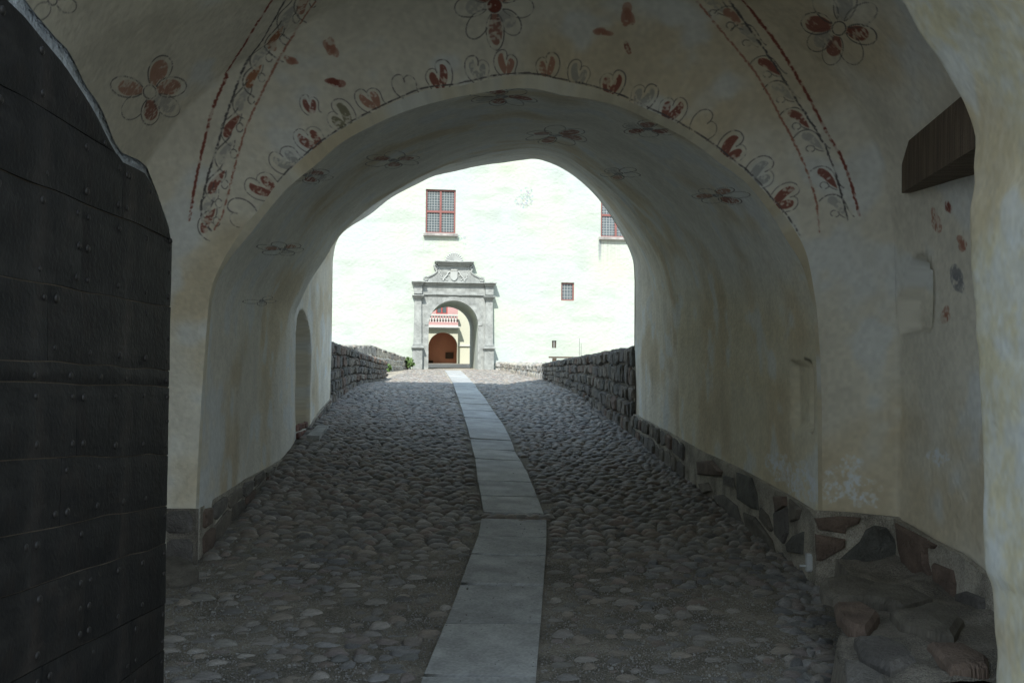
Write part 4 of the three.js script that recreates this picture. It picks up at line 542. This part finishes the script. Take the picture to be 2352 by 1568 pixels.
// ------------------------------------------------------------------ dry-stone parapets beyond the passage
function parapet(name, label, a, b, topPx, inward, courses, seed) {
  const fr = frameOf(a, b, inward), g = group(name, null, V3(a[0], ground(...a), -a[1])), O = g.position.clone();
  const line = topPx.map(([x, y]) => fr.uv(onWall(x, y, a, b))), top = heightOn(line), to = (s, y, h) => fr.to(s, y, h).sub(O), lf = { ...fr, to };
  const bot = (s) => { const p = fr.to(s, 0, 0); return ground(p.x, -p.z) - 0.05; };
  const core = panel({ ...fr }, [...Array(13).keys()].map((i) => [fr.len * i / 12, top(fr.len * i / 12) - 0.05]), (s) => bot(s) - 0.1, 0.03); const T = fr.n.clone().multiplyScalar(-0.03); core.translate(T.x - O.x, -O.y, T.z - O.z); mesh('core', core, darkMortar, g);
  const c2 = panel({ ...fr }, [...Array(13).keys()].map((i) => [fr.len * i / 12, top(fr.len * i / 12) - 0.03]), (s) => bot(s) - 0.1, 0.4); const T2 = fr.n.clone().multiplyScalar(-0.45); c2.translate(T2.x - O.x, -O.y, T2.z - O.z); mesh('backing', c2, darkMortar, g);
  masonry(g, lf, 0.005, fr.len, bot, top, courses, 0.16, 0.4, 0.014, 0.055, stoneMats, 300);
  for (let s = 0; s < fr.len; s += 0) { const w = rr(0.3, 0.6), e = Math.min(fr.len, s + w); const c = [[s, 0.04], [e, 0.04], [e, -0.48], [s, -0.48]]; mesh('cap_stone', pillow(roundedQuad(c, 0.012), 0.05, (x, z, h) => fr.to(x, top(clamp(x, 0, fr.len)) - 0.03 + h, z).sub(O)), stoneMats[Math.floor(rng() * 7)], g); s = e; }
  return tag(g, label, 'stone wall');
}
parapet('parapet_wall', 'dark rubble stone parapet on the left beyond the passage', [-2.70, 14.45], [-3.2, 25.2], [[763, 787], [800, 800], [850, 818], [893, 833]], V3(1, 0, 0), 5);
parapet('parapet_wall', 'longer dark rubble stone parapet on the right beyond the passage', [1.66, 13.3], [0.82, 25.0], [[1456, 797], [1400, 807], [1340, 818], [1290, 827], [1246, 836]], V3(-1, 0, 0), 5);

// ------------------------------------------------------------------ castle front
const WALL_A = 7 * Math.PI / 180, castlePos = V3(at(1040, 849, 38).x, 1.765, -38);
const castle = tag(group('castle', null, castlePos), 'white limewashed castle wall with red framed windows behind the stone portal', 'castle'); castle.rotation.y = WALL_A;
const cU = V3(Math.cos(WALL_A), 0, -Math.sin(WALL_A)), cA = [castlePos.x, 38], cB = [castlePos.x + cU.x * 10, 38 - cU.z * 10];
function cXY(px, py) { const p = onWall(px, py, cA, cB).sub(castlePos); return [p.dot(cU), p.y]; }
const rectPx = (x0, y0, x1, y1) => { const a = cXY(x0, y1), b = cXY(x1, y0); return [a[0], a[1], b[0], b[1]]; };
const redFrame = std(lin(0.30, 0.12, 0.105), { roughness: 0.7, map: rep(stoneMap, 2) }), glass = new THREE.MeshPhysicalMaterial({ color: lin(0.09, 0.115, 0.125), roughness: 0.12, metalness: 0, clearcoat: 0.6, clearcoatRoughness: 0.1 }), lead = std(lin(0.38, 0.40, 0.40), { roughness: 0.6 }), sillMat = std(lin(0.42, 0.40, 0.38), { map: rep(stoneMap, 1) });
{
  const w1 = rectPx(977, 436, 1047, 535), w2 = [...rectPx(1380, 444, 1451, 544)], w3 = rectPx(1289, 649, 1319, 690), w4 = rectPx(1268, 782, 1278, 799);
  const s = shapeOf([[-30, -2], [34, -2], [34, 10.6], [-30, 10.6]]);
  const hole = (r) => s.holes.push(new THREE.Path([[r[0], r[1]], [r[2], r[1]], [r[2], r[3]], [r[0], r[3]]].map((p) => new THREE.Vector2(...p))));
  [w1, w2, w3, w4].forEach(hole);
  const arch = new THREE.Path(); arch.moveTo(-0.96, -1.9); arch.lineTo(0.96, -1.9); arch.lineTo(0.96, 1.68); arch.absarc(0, 1.68, 0.96, 0, Math.PI, false); arch.lineTo(-0.96, -1.9); s.holes.push(arch);
  const g = new THREE.ExtrudeGeometry(s, { depth: 4, bevelEnabled: false, curveSegments: 24 }); g.translate(0, 0, -4);
  // limewash with brush streaks, run-off stains and a flaked patch; one canvas is 16 m wide
  const N = 2048, M = 16, px = N / M, cv = document.createElement('canvas'); cv.width = cv.height = N; const c = cv.getContext('2d'), im = c.createImageData(N, N);
  for (let j = 0; j < N; j++) for (let i = 0; i < N; i++) { const x = i / px, y = j / px, a = fbm(x, y * 3, 701, 4, 16, 48), b = fbm(x * 0.5, y * 0.5, 709, 3, 8), f = noise(x * 16, y * 32, 711, 256, 512), k = 1 - 0.06 * smooth(0.5, 0.8, a) - 0.03 * (f - 0.5), o = (j * N + i) * 4; im.data[o] = (174 + 10 * (b - 0.5)) * k; im.data[o + 1] = (183 + 8 * (b - 0.5)) * k; im.data[o + 2] = (174 - 16 * (b - 0.5)) * k; im.data[o + 3] = 255; }
  c.putImageData(im, 0, 0);
  const wrap = (v) => ((v % M) + M) % M, put = (P) => [wrap(P[0]) * px, wrap(P[1]) * px];
  const R = rngOf(17), flake = (P, w, h, n) => { const [X, Y] = put(P); for (let i = 0; i < n; i++) { const a = R() * 6.3, r = Math.sqrt(R()), x = X + Math.cos(a) * r * w * px, y = Y + Math.sin(a) * r * h * px; c.fillStyle = `rgba(${128 + 30 * R()},${136 + 30 * R()},${140 + 30 * R()},${0.35 + 0.4 * R()})`; c.beginPath(); c.ellipse(x, y, px * (0.01 + 0.05 * R()), px * (0.006 + 0.03 * R()), R() * 3, 0, 6.3); c.fill(); } };
  flake(cXY(1203, 462), 0.34, 0.26, 120); flake(cXY(1215, 445), 0.2, 0.16, 26); flake(cXY(1054, 546), 0.14, 0.1, 24); flake(cXY(1066, 560), 0.07, 0.3, 8); flake(cXY(1208, 434), 0.3, 0.12, 8);
  const stain = (P, w, h, col) => { const [X, Y] = put(P); for (let i = 0; i < 60; i++) { const x = X + (R() - 0.5) * w * px, len = h * px * (0.3 + 0.7 * R()); c.strokeStyle = col; c.lineWidth = 1 + 5 * R(); c.beginPath(); c.moveTo(x, Y); c.lineTo(x + (R() - 0.5) * 4, Y - len); c.stroke(); } };
  stain(cXY(1402, 552), 0.8, 1.2, 'rgba(150,143,138,0.10)'); stain(cXY(1378, 552), 0.1, 0.9, 'rgba(130,135,132,0.12)'); stain(cXY(1000, 545), 1.0, 0.7, 'rgba(160,146,142,0.06)');
  const t = new THREE.CanvasTexture(cv); t.colorSpace = THREE.SRGBColorSpace; t.flipY = false; t.wrapS = t.wrapT = THREE.RepeatWrapping; t.repeat.set(1 / M, 1 / M);
  mesh('wall', g, std(0xffffff, { map: t, bumpMap: rep(lumpBump, 0.22, 0.3), bumpScale: 0.035, roughness: 0.95 }), castle);
  function casement(r, cols, rows, gx, gy, withSill, z = -0.11) {
    const [x0, y0, x1, y1] = r, w = x1 - x0, h = y1 - y0, win = group('window', castle, V3((x0 + x1) / 2, y0, z)), fw = Math.min(0.06, w * 0.1), fr = [];
    fr.push(box(w, fw, 0.09, 0, fw / 2, 0), box(w, fw, 0.09, 0, h - fw / 2, 0), box(fw, h - 2 * fw, 0.09, -w / 2 + fw / 2, h / 2, 0), box(fw, h - 2 * fw, 0.09, w / 2 - fw / 2, h / 2, 0));
    for (let i = 1; i < cols; i++) fr.push(box(fw * 1.25, h - 2 * fw, 0.085, -w / 2 + w * i / cols, h / 2, 0.005)); for (let j = 1; j < rows; j++) fr.push(box(w - 2 * fw, fw * 1.3, 0.087, 0, h * j / rows, 0.006));
    mesh('frame', mergeGeometries(fr), redFrame, win);
    for (let i = 0; i < cols; i++) for (let j = 0; j < rows; j++) {
      const pw = w / cols - fw * 1.1, ph = h / rows - fw * 1.1, cx = -w / 2 + w * (i + 0.5) / cols, cy = h * (j + 0.5) / rows, bars = []; mesh('pane', box(pw, ph, 0.008, cx, cy, -0.01), glass, win);
      for (let k = 1; k < gx; k++) bars.push(box(0.012, ph, 0.014, cx - pw / 2 + pw * k / gx, cy, 0.006)); for (let k = 1; k < gy; k++) bars.push(box(pw, 0.012, 0.012, cx, cy - ph / 2 + ph * k / gy, 0.007)); mesh('lead_lattice', mergeGeometries(bars), lead, win);
    }
    if (withSill) mesh('sill', bevelBox(w + 0.16, 0.11, 0.30, 0.012, 0, -0.06, 0.12), sillMat, win);
    return win;
  }
  casement(w1, 2, 2, 5, 8, true).userData.label = 'large red framed window above the portal'; casement(w2, 2, 2, 5, 8, true).userData.label = 'large red framed window partly hidden by the arch'; casement(w3, 1, 1, 4, 5, false).userData.label = 'small red framed lattice window'; 
  const v = group('vent', castle, V3((w4[0] + w4[2]) / 2, w4[1], -0.05)); mesh('vent_shade_board', box(w4[2] - w4[0], w4[3] - w4[1], 0.03, 0, (w4[3] - w4[1]) / 2, -0.02), std(lin(0.14, 0.13, 0.12), { map: rep(woodMap, 1) }), v); mesh('bar', box(0.02, w4[3] - w4[1], 0.02, 0, (w4[3] - w4[1]) / 2, 0.01), lead, v);  // dark board in the vent, its colour stands in for the shade of the hole
  // stone plinth course right of the portal
  const pl = group('plinth', castle), stonesM = [[0.5, 0.5, 0.47], [0.42, 0.42, 0.4], [0.55, 0.53, 0.48]].map((q) => std(lin(...q), { map: rep(stoneMap, 1), bumpMap: rep(lumpBump, 1.5), bumpScale: 0.012 }));
  for (let k = 0; k < 2; k++) for (let x = 1.62; x < 7;) { const w = rr(0.3, 0.7), c4 = [[x, -0.14 + k * 0.22], [x + w, -0.14 + k * 0.22], [x + w, 0.08 + k * 0.24 + rr(-0.02, 0.02)], [x, 0.08 + k * 0.24]]; mesh('stone', pillow(roundedQuad(c4, 0.012), 0.14 - k * 0.03, (a, b, h) => V3(a, b, h)), stonesM[Math.floor(rng() * 3)], pl); x += w; }
}

// ------------------------------------------------------------------ carved stone portal
{
  const portal = tag(group('portal', null, castlePos.clone()), 'grey carved stone portal with pilasters, scrolled gable and scallop shell', 'portal'); portal.rotation.y = WALL_A;
  const lime = std(lin(0.37, 0.39, 0.375), { map: rep(stoneMap, 0.8), bumpMap: rep(grainBump, 1.2), bumpScale: 0.006, roughness: 0.85 }), ex = (s, d, z, b = 0) => { const g = new THREE.ExtrudeGeometry(s, { depth: d - b, bevelEnabled: b > 0, bevelSize: b, bevelThickness: b, bevelSegments: 1, curveSegments: 20 }); g.translate(0, 0, z); return g; };
  const face = shapeOf([[-1.23, -0.3], [1.23, -0.3], [1.23, 2.80], [-1.23, 2.80]]), arch = new THREE.Path(); arch.moveTo(-0.947, -0.29); arch.lineTo(0.947, -0.29); arch.lineTo(0.947, 1.68); arch.absarc(0, 1.68, 0.947, 0, Math.PI, false); arch.lineTo(-0.947, -0.29); face.holes.push(arch);
  mesh('arch_surround', ex(face, 0.10, 0.003), lime, portal);
  const av = new THREE.Shape(); av.absarc(0, 1.68, 1.10, 0, Math.PI, false); av.lineTo(-0.951, 1.68); av.absarc(0, 1.68, 0.951, Math.PI, 0, true); av.lineTo(1.10, 1.68); mesh('archivolt', ex(av, 0.03, 0.102), lime, portal);
  for (const s of [-1, 1]) {
    const p = group('pilaster', portal, V3(s * 1.365, 0, 0));
    mesh('pedestal', bevelBox(0.37, 1.1, 0.30, 0.01, 0, 0.24, 0.153), lime, p);
    mesh('pedestal_cap', mergeGeometries([bevelBox(0.47, 0.05, 0.40, 0.012, 0, 0.815, 0.203), bevelBox(0.42, 0.045, 0.35, 0.012, 0, 0.864, 0.178)]), lime, p);
    mesh('base', mergeGeometries([bevelBox(0.37, 0.06, 0.29, 0.02, 0, 0.918, 0.148), bevelBox(0.33, 0.04, 0.25, 0.014, 0, 0.97, 0.128)]), lime, p);
    const sh = shapeOf([[-0.145, 0.985], [0.145, 0.985], [0.14, 1.6], [0.122, 2.675], [-0.122, 2.675], [-0.14, 1.6]]); mesh('shaft', ex(sh, 0.20, 0.003, 0.008), lime, p);
    mesh('capital', mergeGeometries([bevelBox(0.3, 0.045, 0.24, 0.012, 0, 2.70, 0.123), bevelBox(0.38, 0.05, 0.31, 0.014, 0, 2.748, 0.158), bevelBox(0.45, 0.035, 0.38, 0.008, 0, 2.791, 0.193)]), lime, p);
    mesh('frieze_block', bevelBox(0.31, 0.33, 0.24, 0.008, 0, 3.02, 0.123), lime, p);
    mesh('cornice_block', mergeGeometries([bevelBox(0.36, 0.05, 0.30, 0.012, 0, 3.212, 0.153), bevelBox(0.43, 0.05, 0.36, 0.012, 0, 3.262, 0.183), bevelBox(0.50, 0.05, 0.44, 0.01, 0, 3.313, 0.223)]), lime, p);
  }
  mesh('architrave', mergeGeometries([bevelBox(2.42, 0.03, 0.15, 0.006, 0, 2.818, 0.078), bevelBox(2.42, 0.035, 0.18, 0.006, 0, 2.852, 0.093)]), lime, portal);
  mesh('frieze', bevelBox(2.41, 0.31, 0.12, 0.006, 0, 3.026, 0.063), lime, portal);
  mesh('cornice', mergeGeometries([bevelBox(2.34, 0.05, 0.16, 0.01, 0, 3.208, 0.083), bevelBox(2.28, 0.05, 0.22, 0.01, 0, 3.259, 0.113), bevelBox(2.24, 0.045, 0.30, 0.01, 0, 3.308, 0.153)]), lime, portal);
  const gable = group('gable', portal, V3(0, 3.335, 0)), gs = new THREE.Shape(); gs.moveTo(-1.06, 0); gs.lineTo(1.06, 0); gs.bezierCurveTo(1.05, 0.16, 0.62, 0.28, 0.58, 0.62); gs.lineTo(-0.58, 0.62); gs.bezierCurveTo(-0.62, 0.28, -1.05, 0.16, -1.06, 0); mesh('gable_panel', ex(gs, 0.10, 0.003, 0.004), lime, gable);
  for (const s of [-1, 1]) {                                          // S-scroll with a volute at each end
    const pts = []; for (let i = 0; i <= 26; i++) { const a = 5.6 - i / 26 * 5.4, r = 0.02 + 0.085 * (i / 26); pts.push(V3(s * (0.70 + r * Math.cos(a + 0.6) * 0.9), 0.55 + r * Math.sin(a + 0.6), 0.11)); }
    for (const [x, y] of [[0.66, 0.40], [0.72, 0.33], [0.82, 0.26], [0.93, 0.21], [1.03, 0.17]]) pts.push(V3(s * x, y, 0.11));
    for (let i = 0; i <= 16; i++) { const a = 1.6 - i / 16 * 5, r = 0.10 - 0.075 * i / 16; pts.push(V3(s * (1.06 + r * Math.cos(a)), 0.10 + r * Math.sin(a) * 0.9, 0.11)); }
    mesh('scroll', new THREE.TubeGeometry(new THREE.CatmullRomCurve3(pts), 70, 0.042, 7), lime, gable);
  }
  // relief: crowned shield between two rearing beasts
  const rel = []; const sh = new THREE.Shape(); sh.moveTo(-0.13, 0.40); sh.lineTo(0.13, 0.40); sh.lineTo(0.13, 0.22); sh.quadraticCurveTo(0.12, 0.10, 0, 0.06); sh.quadraticCurveTo(-0.12, 0.10, -0.13, 0.22); sh.closePath(); rel.push(ex(sh, 0.04, 0.105, 0.01));
  rel.push(box(0.24, 0.05, 0.04, 0, 0.455, 0.125)); for (let i = -2; i <= 2; i++) rel.push(box(0.03, 0.09 - Math.abs(i) * 0.01, 0.035, i * 0.055, 0.50, 0.122));
  for (const s of [-1, 1]) { const bodyC = new THREE.CatmullRomCurve3([V3(s * 0.42, 0.05, 0.115), V3(s * 0.36, 0.16, 0.12), V3(s * 0.27, 0.26, 0.125), V3(s * 0.22, 0.36, 0.12), V3(s * 0.15, 0.40, 0.12)]); rel.push(new THREE.TubeGeometry(bodyC, 14, 0.032, 6)); for (const q of [[0.36, 0.16, 0.26, 0.06], [0.27, 0.27, 0.18, 0.24], [0.40, 0.10, 0.50, 0.16], [0.50, 0.16, 0.46, 0.28]]) rel.push(new THREE.TubeGeometry(new THREE.LineCurve3(V3(s * q[0], q[1], 0.115), V3(s * q[2], q[3], 0.115)), 3, 0.018, 5)); for (let k = 0; k < 4; k++) rel.push(box(0.03, 0.05, 0.02, s * (0.52 + 0.04 * (k % 2)), 0.28 + k * 0.07, 0.11)); }
  mesh('coat_of_arms', mergeGeometries(rel.map((g) => { const q = g.index ? g.toNonIndexed() : g; q.deleteAttribute('uv'); return q; })), std(lin(0.37, 0.385, 0.37), { roughness: 0.85 }), gable);
  mesh('top_cornice', mergeGeometries([bevelBox(1.22, 0.06, 0.20, 0.015, 0, 0.655, 0.103), bevelBox(1.36, 0.06, 0.28, 0.015, 0, 0.713, 0.143), bevelBox(1.5, 0.05, 0.36, 0.012, 0, 0.766, 0.183)]), lime, gable);
  const ribs = [box(0.5, 0.03, 0.12, 0, 0.805, 0.08)]; for (let i = 0; i < 11; i++) { const a = Math.PI * (0.06 + 0.88 * i / 10), L = 0.31, g = new THREE.ConeGeometry(0.045, L, 7); g.rotateZ(Math.PI); g.translate(0, L / 2, 0); g.rotateZ(a - Math.PI / 2); g.scale(1, 1, 0.7); g.translate(0, 0.80, 0.09); ribs.push(g); const k = new THREE.SphereGeometry(0.043, 8, 6); k.scale(1, 1, 0.7); k.translate(Math.cos(a) * L, 0.80 + Math.sin(a) * L, 0.09); ribs.push(k); }
  mesh('scallop_shell', mergeGeometries(ribs.map((g) => { const q = g.toNonIndexed(); q.deleteAttribute('uv'); return q; })), std(lin(0.37, 0.385, 0.37), { roughness: 0.85 }), gable);
}

// ------------------------------------------------------------------ courtyard front seen through the portal
{
  const D = 52, o = at(1017, 832, D), house = tag(group('courtyard_house', null, o.clone()), 'pink and cream courtyard front with balustrade and arched opening seen through the portal', 'house'); house.rotation.y = WALL_A;
  const hA = [o.x, D], hB = [o.x + cU.x * 10, D - cU.z * 10], H = (px, py) => { const p = onWall(px, py, hA, hB).sub(o); return [p.dot(cU), p.y]; };
  const pink = std(lin(0.46, 0.28, 0.27), { bumpMap: rep(lumpBump, 0.5), bumpScale: 0.02 }), cream = std(lin(0.50, 0.50, 0.40), { bumpMap: rep(lumpBump, 0.5), bumpScale: 0.02 }), white = std(lin(0.52, 0.52, 0.49)), brown = std(lin(0.52, 0.24, 0.15), { bumpMap: rep(lumpBump, 0.5), bumpScale: 0.02 });
  const ar = H(1051, 785), at0 = H(1017, 763), r = ar[0], spring = at0[1] - r, edge = H(1052, 740)[0], ledge = H(1000, 753)[1];
  const low = shapeOf([[-9, -0.6], [edge, -0.6], [edge, ledge], [-9, ledge]]), hole = new THREE.Path(); hole.moveTo(-r, -0.5); hole.lineTo(r, -0.5); hole.lineTo(r, spring); hole.absarc(0, spring, r, 0, Math.PI, false); hole.lineTo(-r, -0.5); low.holes.push(hole);
  const ext = (s, d, z) => { const g = new THREE.ExtrudeGeometry(s, { depth: d, bevelEnabled: false, curveSegments: 20 }); g.translate(0, 0, z); return g; };
  mesh('arcade_wall', ext(low, 0.5, -0.5), cream, house);
  mesh('arch_recess', mergeGeometries([box(r * 2 + 1.4, 4.5, 0.1, 0, 1.7, -1.6), box(0.1, 4.5, 1.1, -r - 0.3, 1.7, -1.05), box(0.1, 4.5, 1.1, r + 0.3, 1.7, -1.05), box(r * 2 + 1.4, 0.1, 1.2, 0, spring + r + 0.3, -1.1)]), brown, house);
  const b1 = H(1031, 825.5), b2 = H(1050, 811); mesh('opening_shade_board', box(b2[0] - b1[0], b2[1] - b1[1], 0.05, (b1[0] + b2[0]) / 2 - 0.1, (b1[1] + b2[1]) / 2 + 0.06, -1.5), std(lin(0.12, 0.09, 0.07), { map: rep(woodMap, 1) }), house);  // dark brown board painted in place of a shaded opening
  const dg = new THREE.CylinderGeometry(0.34, 0.34, 0.05, 20, 1, false, -Math.PI / 2, Math.PI); dg.rotateX(Math.PI / 2); dg.rotateZ(-Math.PI / 2 + Math.PI / 2); dg.translate(-0.78, 0.1, -1.5); mesh('cellar_shade_sheet', dg, std(lin(0.12, 0.09, 0.07), { map: rep(woodMap, 1) }), house);  // solid dark half-disc, the shade inside the opening is put into its colour
  const w0 = H(1002, 720), w1 = H(1029, 698), up = shapeOf([[-9, ledge + 0.01], [edge, ledge + 0.01], [edge, 9], [-9, 9]]); up.holes.push(new THREE.Path([[w0[0], w0[1]], [w1[0], w0[1]], [w1[0], w1[1]], [w0[0], w1[1]]].map((p) => new THREE.Vector2(...p)))); mesh('upper_wall', ext(up, 0.4, -0.75), pink, house);
  const win = group('window', house, V3((w0[0] + w1[0]) / 2, w0[1], -0.42)), ww = w1[0] - w0[0], wh = w1[1] - w0[1]; mesh('frame', mergeGeometries([box(0.06, wh, 0.08, -ww / 2 + 0.03, wh / 2, 0), box(0.06, wh, 0.08, ww / 2 - 0.03, wh / 2, 0), box(0.07, wh, 0.082, 0, wh / 2, 0), box(ww - 0.1, 0.06, 0.078, 0, 0.03, 0), box(ww - 0.1, 0.06, 0.078, 0, wh - 0.03, 0)]), std(lin(0.36, 0.08, 0.07)), win);
  for (const s of [-1, 1]) mesh('pane', box(ww / 2 - 0.08, wh - 0.1, 0.01, s * ww / 4, wh / 2, -0.02), glass, win);
  const cx = (edge - 9) / 2, cw = edge + 9; mesh('balcony_cornice', mergeGeometries([box(cw, 0.06, 0.34, cx, ledge - 0.02, 0.02), box(cw + 0.1, 0.07, 0.44, cx + 0.05, ledge + 0.05, 0.06), box(cw, 0.05, 0.3, cx, ledge + 0.12, 0)]), white, house);
  const ry = H(1000, 739)[1], ty = H(1000, 725)[1]; mesh('parapet_band', box(cw, ry - ledge - 0.14, 0.2, cx, (ry + ledge + 0.14) / 2, -0.02), pink, house); mesh('handrail', box(cw, 0.09, 0.26, cx, ty + 0.045, -0.02), white, house);
  const prof = [[0.05, 0], [0.05, 0.03], [0.03, 0.05], [0.055, 0.12], [0.06, 0.16], [0.035, 0.24], [0.028, 0.28], [0.05, 0.3], [0.05, 0.33]].map(([a, b]) => new THREE.Vector2(a, b * (ty - ry) / 0.33)), lg = new THREE.LatheGeometry(prof, 10);
  for (let i = 0; i < 13; i++) { const b = mesh('baluster', lg, i < 2 ? white : white, house); b.position.set(edge - 0.12 - i * 0.148, ry, -0.02); }
  mesh('side_wall', box(6, 10, 0.5, edge + 3, 4.4, -0.62), cream, house); mesh('string_course', box(6, 0.07, 0.1, edge + 3, H(1060, 793)[1], -0.34), white, house);
}

// ------------------------------------------------------------------ sunlit walls, plants and small things in front of the castle
{
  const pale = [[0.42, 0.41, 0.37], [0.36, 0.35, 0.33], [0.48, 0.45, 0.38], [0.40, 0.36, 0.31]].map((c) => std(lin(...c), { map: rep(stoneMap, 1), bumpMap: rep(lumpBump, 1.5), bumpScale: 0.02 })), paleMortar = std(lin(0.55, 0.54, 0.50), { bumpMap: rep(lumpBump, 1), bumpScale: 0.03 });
  function lowWall(label, a, b, tops, inward, courses) {
    const fr = frameOf(a, b, inward), g = group('rubble_wall', null, V3(a[0], ground(...a), -a[1])), O = g.position.clone(), line = tops.map(([x, y]) => fr.uv(onWall(x, y, a, b))), top = heightOn(line), bot = (s) => { const p = fr.to(s, 0, 0); return ground(p.x, -p.z) - 0.1; };
    const st = [...Array(11).keys()].map((i) => [fr.len * i / 10, top(fr.len * i / 10) - 0.02]), core = panel({ ...fr }, st, bot, 0.45), T = fr.n.clone().multiplyScalar(-0.45); core.translate(T.x - O.x, -O.y, T.z - O.z); mesh('mortar_core', core, paleMortar, g);
    masonry(g, { ...fr, to: (s, y, h) => fr.to(s, y, h).sub(O) }, 0, fr.len, (s) => bot(s) + 0.05, top, courses, 0.35, 0.8, 0.035, 0.035, pale, 120);
    for (let s = 0; s < fr.len;) { const e = Math.min(fr.len, s + rr(0.5, 0.9)); mesh('cap_stone', pillow(roundedQuad([[s, 0.06], [e, 0.06], [e, -0.5], [s, -0.5]], 0.01), 0.05, (x, z, h) => fr.to(x, top(clamp(x, 0, fr.len)) - 0.02 + h, z).sub(O)), pale[Math.floor(rng() * 4)], g); s = e; }
    return tag(g, label, 'stone wall');
  }
  lowWall('pale sunlit rubble wall rising left of the portal', [-4.55, 26.5], [-3.95, 37.6], [[790, 795], [851, 793.5], [900, 811], [945, 827]], V3(1, 0, 0), 3);
  lowWall('low sunlit rubble wall between right parapet and portal', [0.86, 25.4], [-0.42, 37.2], [[1246, 838], [1200, 838], [1160, 834], [1138, 833]], V3(-1, 0, 0), 2);
  // two small shrubs by the left wall
  const leafM = [std(lin(0.10, 0.17, 0.05), { roughness: 0.8 }), std(lin(0.13, 0.20, 0.07), { roughness: 0.8 })];
  function shrub(px, py, d, r, label) {
    const p = at(px, py, d); p.y = ground(p.x, d); const s = tag(group('shrub', null, p), label, 'shrub', 'shrubs by the sunlit wall'), lv = [[], []], R = rngOf(Math.round(px));
    for (let i = 0; i < 150; i++) { const a = R() * 6.3, e = Math.acos(R()), q = r * Math.cbrt(R()), g = new THREE.PlaneGeometry(0.05 + 0.04 * R(), 0.09 + 0.05 * R(), 1, 2); g.attributes.position.setZ(2, 0.012); g.rotateX(R() * 6); g.rotateY(R() * 6); g.translate(Math.cos(a) * Math.sin(e) * q, 0.12 + Math.cos(e) * q * 1.2, Math.sin(a) * Math.sin(e) * q * 0.8); lv[i % 2].push(g); }
    lv.forEach((l, i) => mesh('foliage', mergeGeometries(l), leafM[i], s)); const st = []; for (let i = 0; i < 5; i++) { const c = new THREE.CylinderGeometry(0.006, 0.012, 0.4, 5); c.translate(0, 0.2, 0); c.rotateZ((R() - 0.5) * 0.9); c.rotateX((R() - 0.5) * 0.9); st.push(c); } mesh('stem', mergeGeometries(st), std(lin(0.10, 0.08, 0.05)), s);
  }
  shrub(936, 845, 37, 0.3, 'small green shrub against the left foot of the portal'); shrub(886, 846, 30, 0.16, 'tuft of weeds at the far end of the left parapet');
  // timber barrier and two iron rods behind the right parapet
  const bp = at(1290, 824, 33), bar = group('timber_barrier', null, V3(bp.x, ground(bp.x, 33), -33)), wd = std(lin(0.16, 0.14, 0.12), { map: rep(woodMap, 1) }), by = at(1290, 820.5, 33).y - bar.position.y; tag(bar, 'grey timber barrier rail with a post above the right parapet', 'barrier');
  mesh('rail', bevelBox(1.1, 0.05, 0.10, 0.008, 0.12, by, 0), wd, bar); mesh('post', bevelBox(0.14, by, 0.14, 0.01, -0.24, by / 2 - 0.03, 0), wd, bar); mesh('post', bevelBox(0.10, by, 0.10, 0.01, 0.55, by / 2 - 0.03, 0), wd, bar);
  for (const [x, y, l] of [[1331, 779, 'taller of two thin iron rods behind the right parapet'], [1335, 790, 'shorter of two thin iron rods behind the right parapet']]) { const p = at(x, y, 30), gy = ground(p.x, 30), h = p.y - gy, g = new THREE.CylinderGeometry(0.008, 0.009, h, 8); g.translate(0, h / 2, 0); const tip = new THREE.ConeGeometry(0.012, 0.04, 8); tip.translate(0, h + 0.018, 0); const m = mesh('iron_rod', mergeGeometries([g, tip]), std(lin(0.18, 0.18, 0.18), { roughness: 0.6 })); m.position.set(p.x, gy, -30); tag(m, l, 'rod', 'iron rods'); }
}

// ------------------------------------------------------------------ tower behind the camera, unseen and added to keep the outer gate in shade
{
  const tw = tag(group('shade_tower', null, V3(-6.0, -0.5, 21)), 'tall pale round tower unseen behind the viewer, put in to block the sun', 'shade_tower');
  const pr = [[7.0, 0], [6.6, 1.2], [6.4, 1.3], [6.3, 26], [6.7, 26.3], [6.7, 27]].map(([a, b]) => new THREE.Vector2(a, b)); mesh('shaft', new THREE.LatheGeometry(pr, 40), std(lin(0.6, 0.58, 0.5), { bumpMap: rep(lumpBump, 10, 8), bumpScale: 0.05 }), tw); const rf = new THREE.ConeGeometry(7.2, 5, 40); rf.translate(0, 29.5, 0); mesh('roof', rf, std(lin(0.14, 0.07, 0.05)), tw);
}
renderer.render(scene, camera);
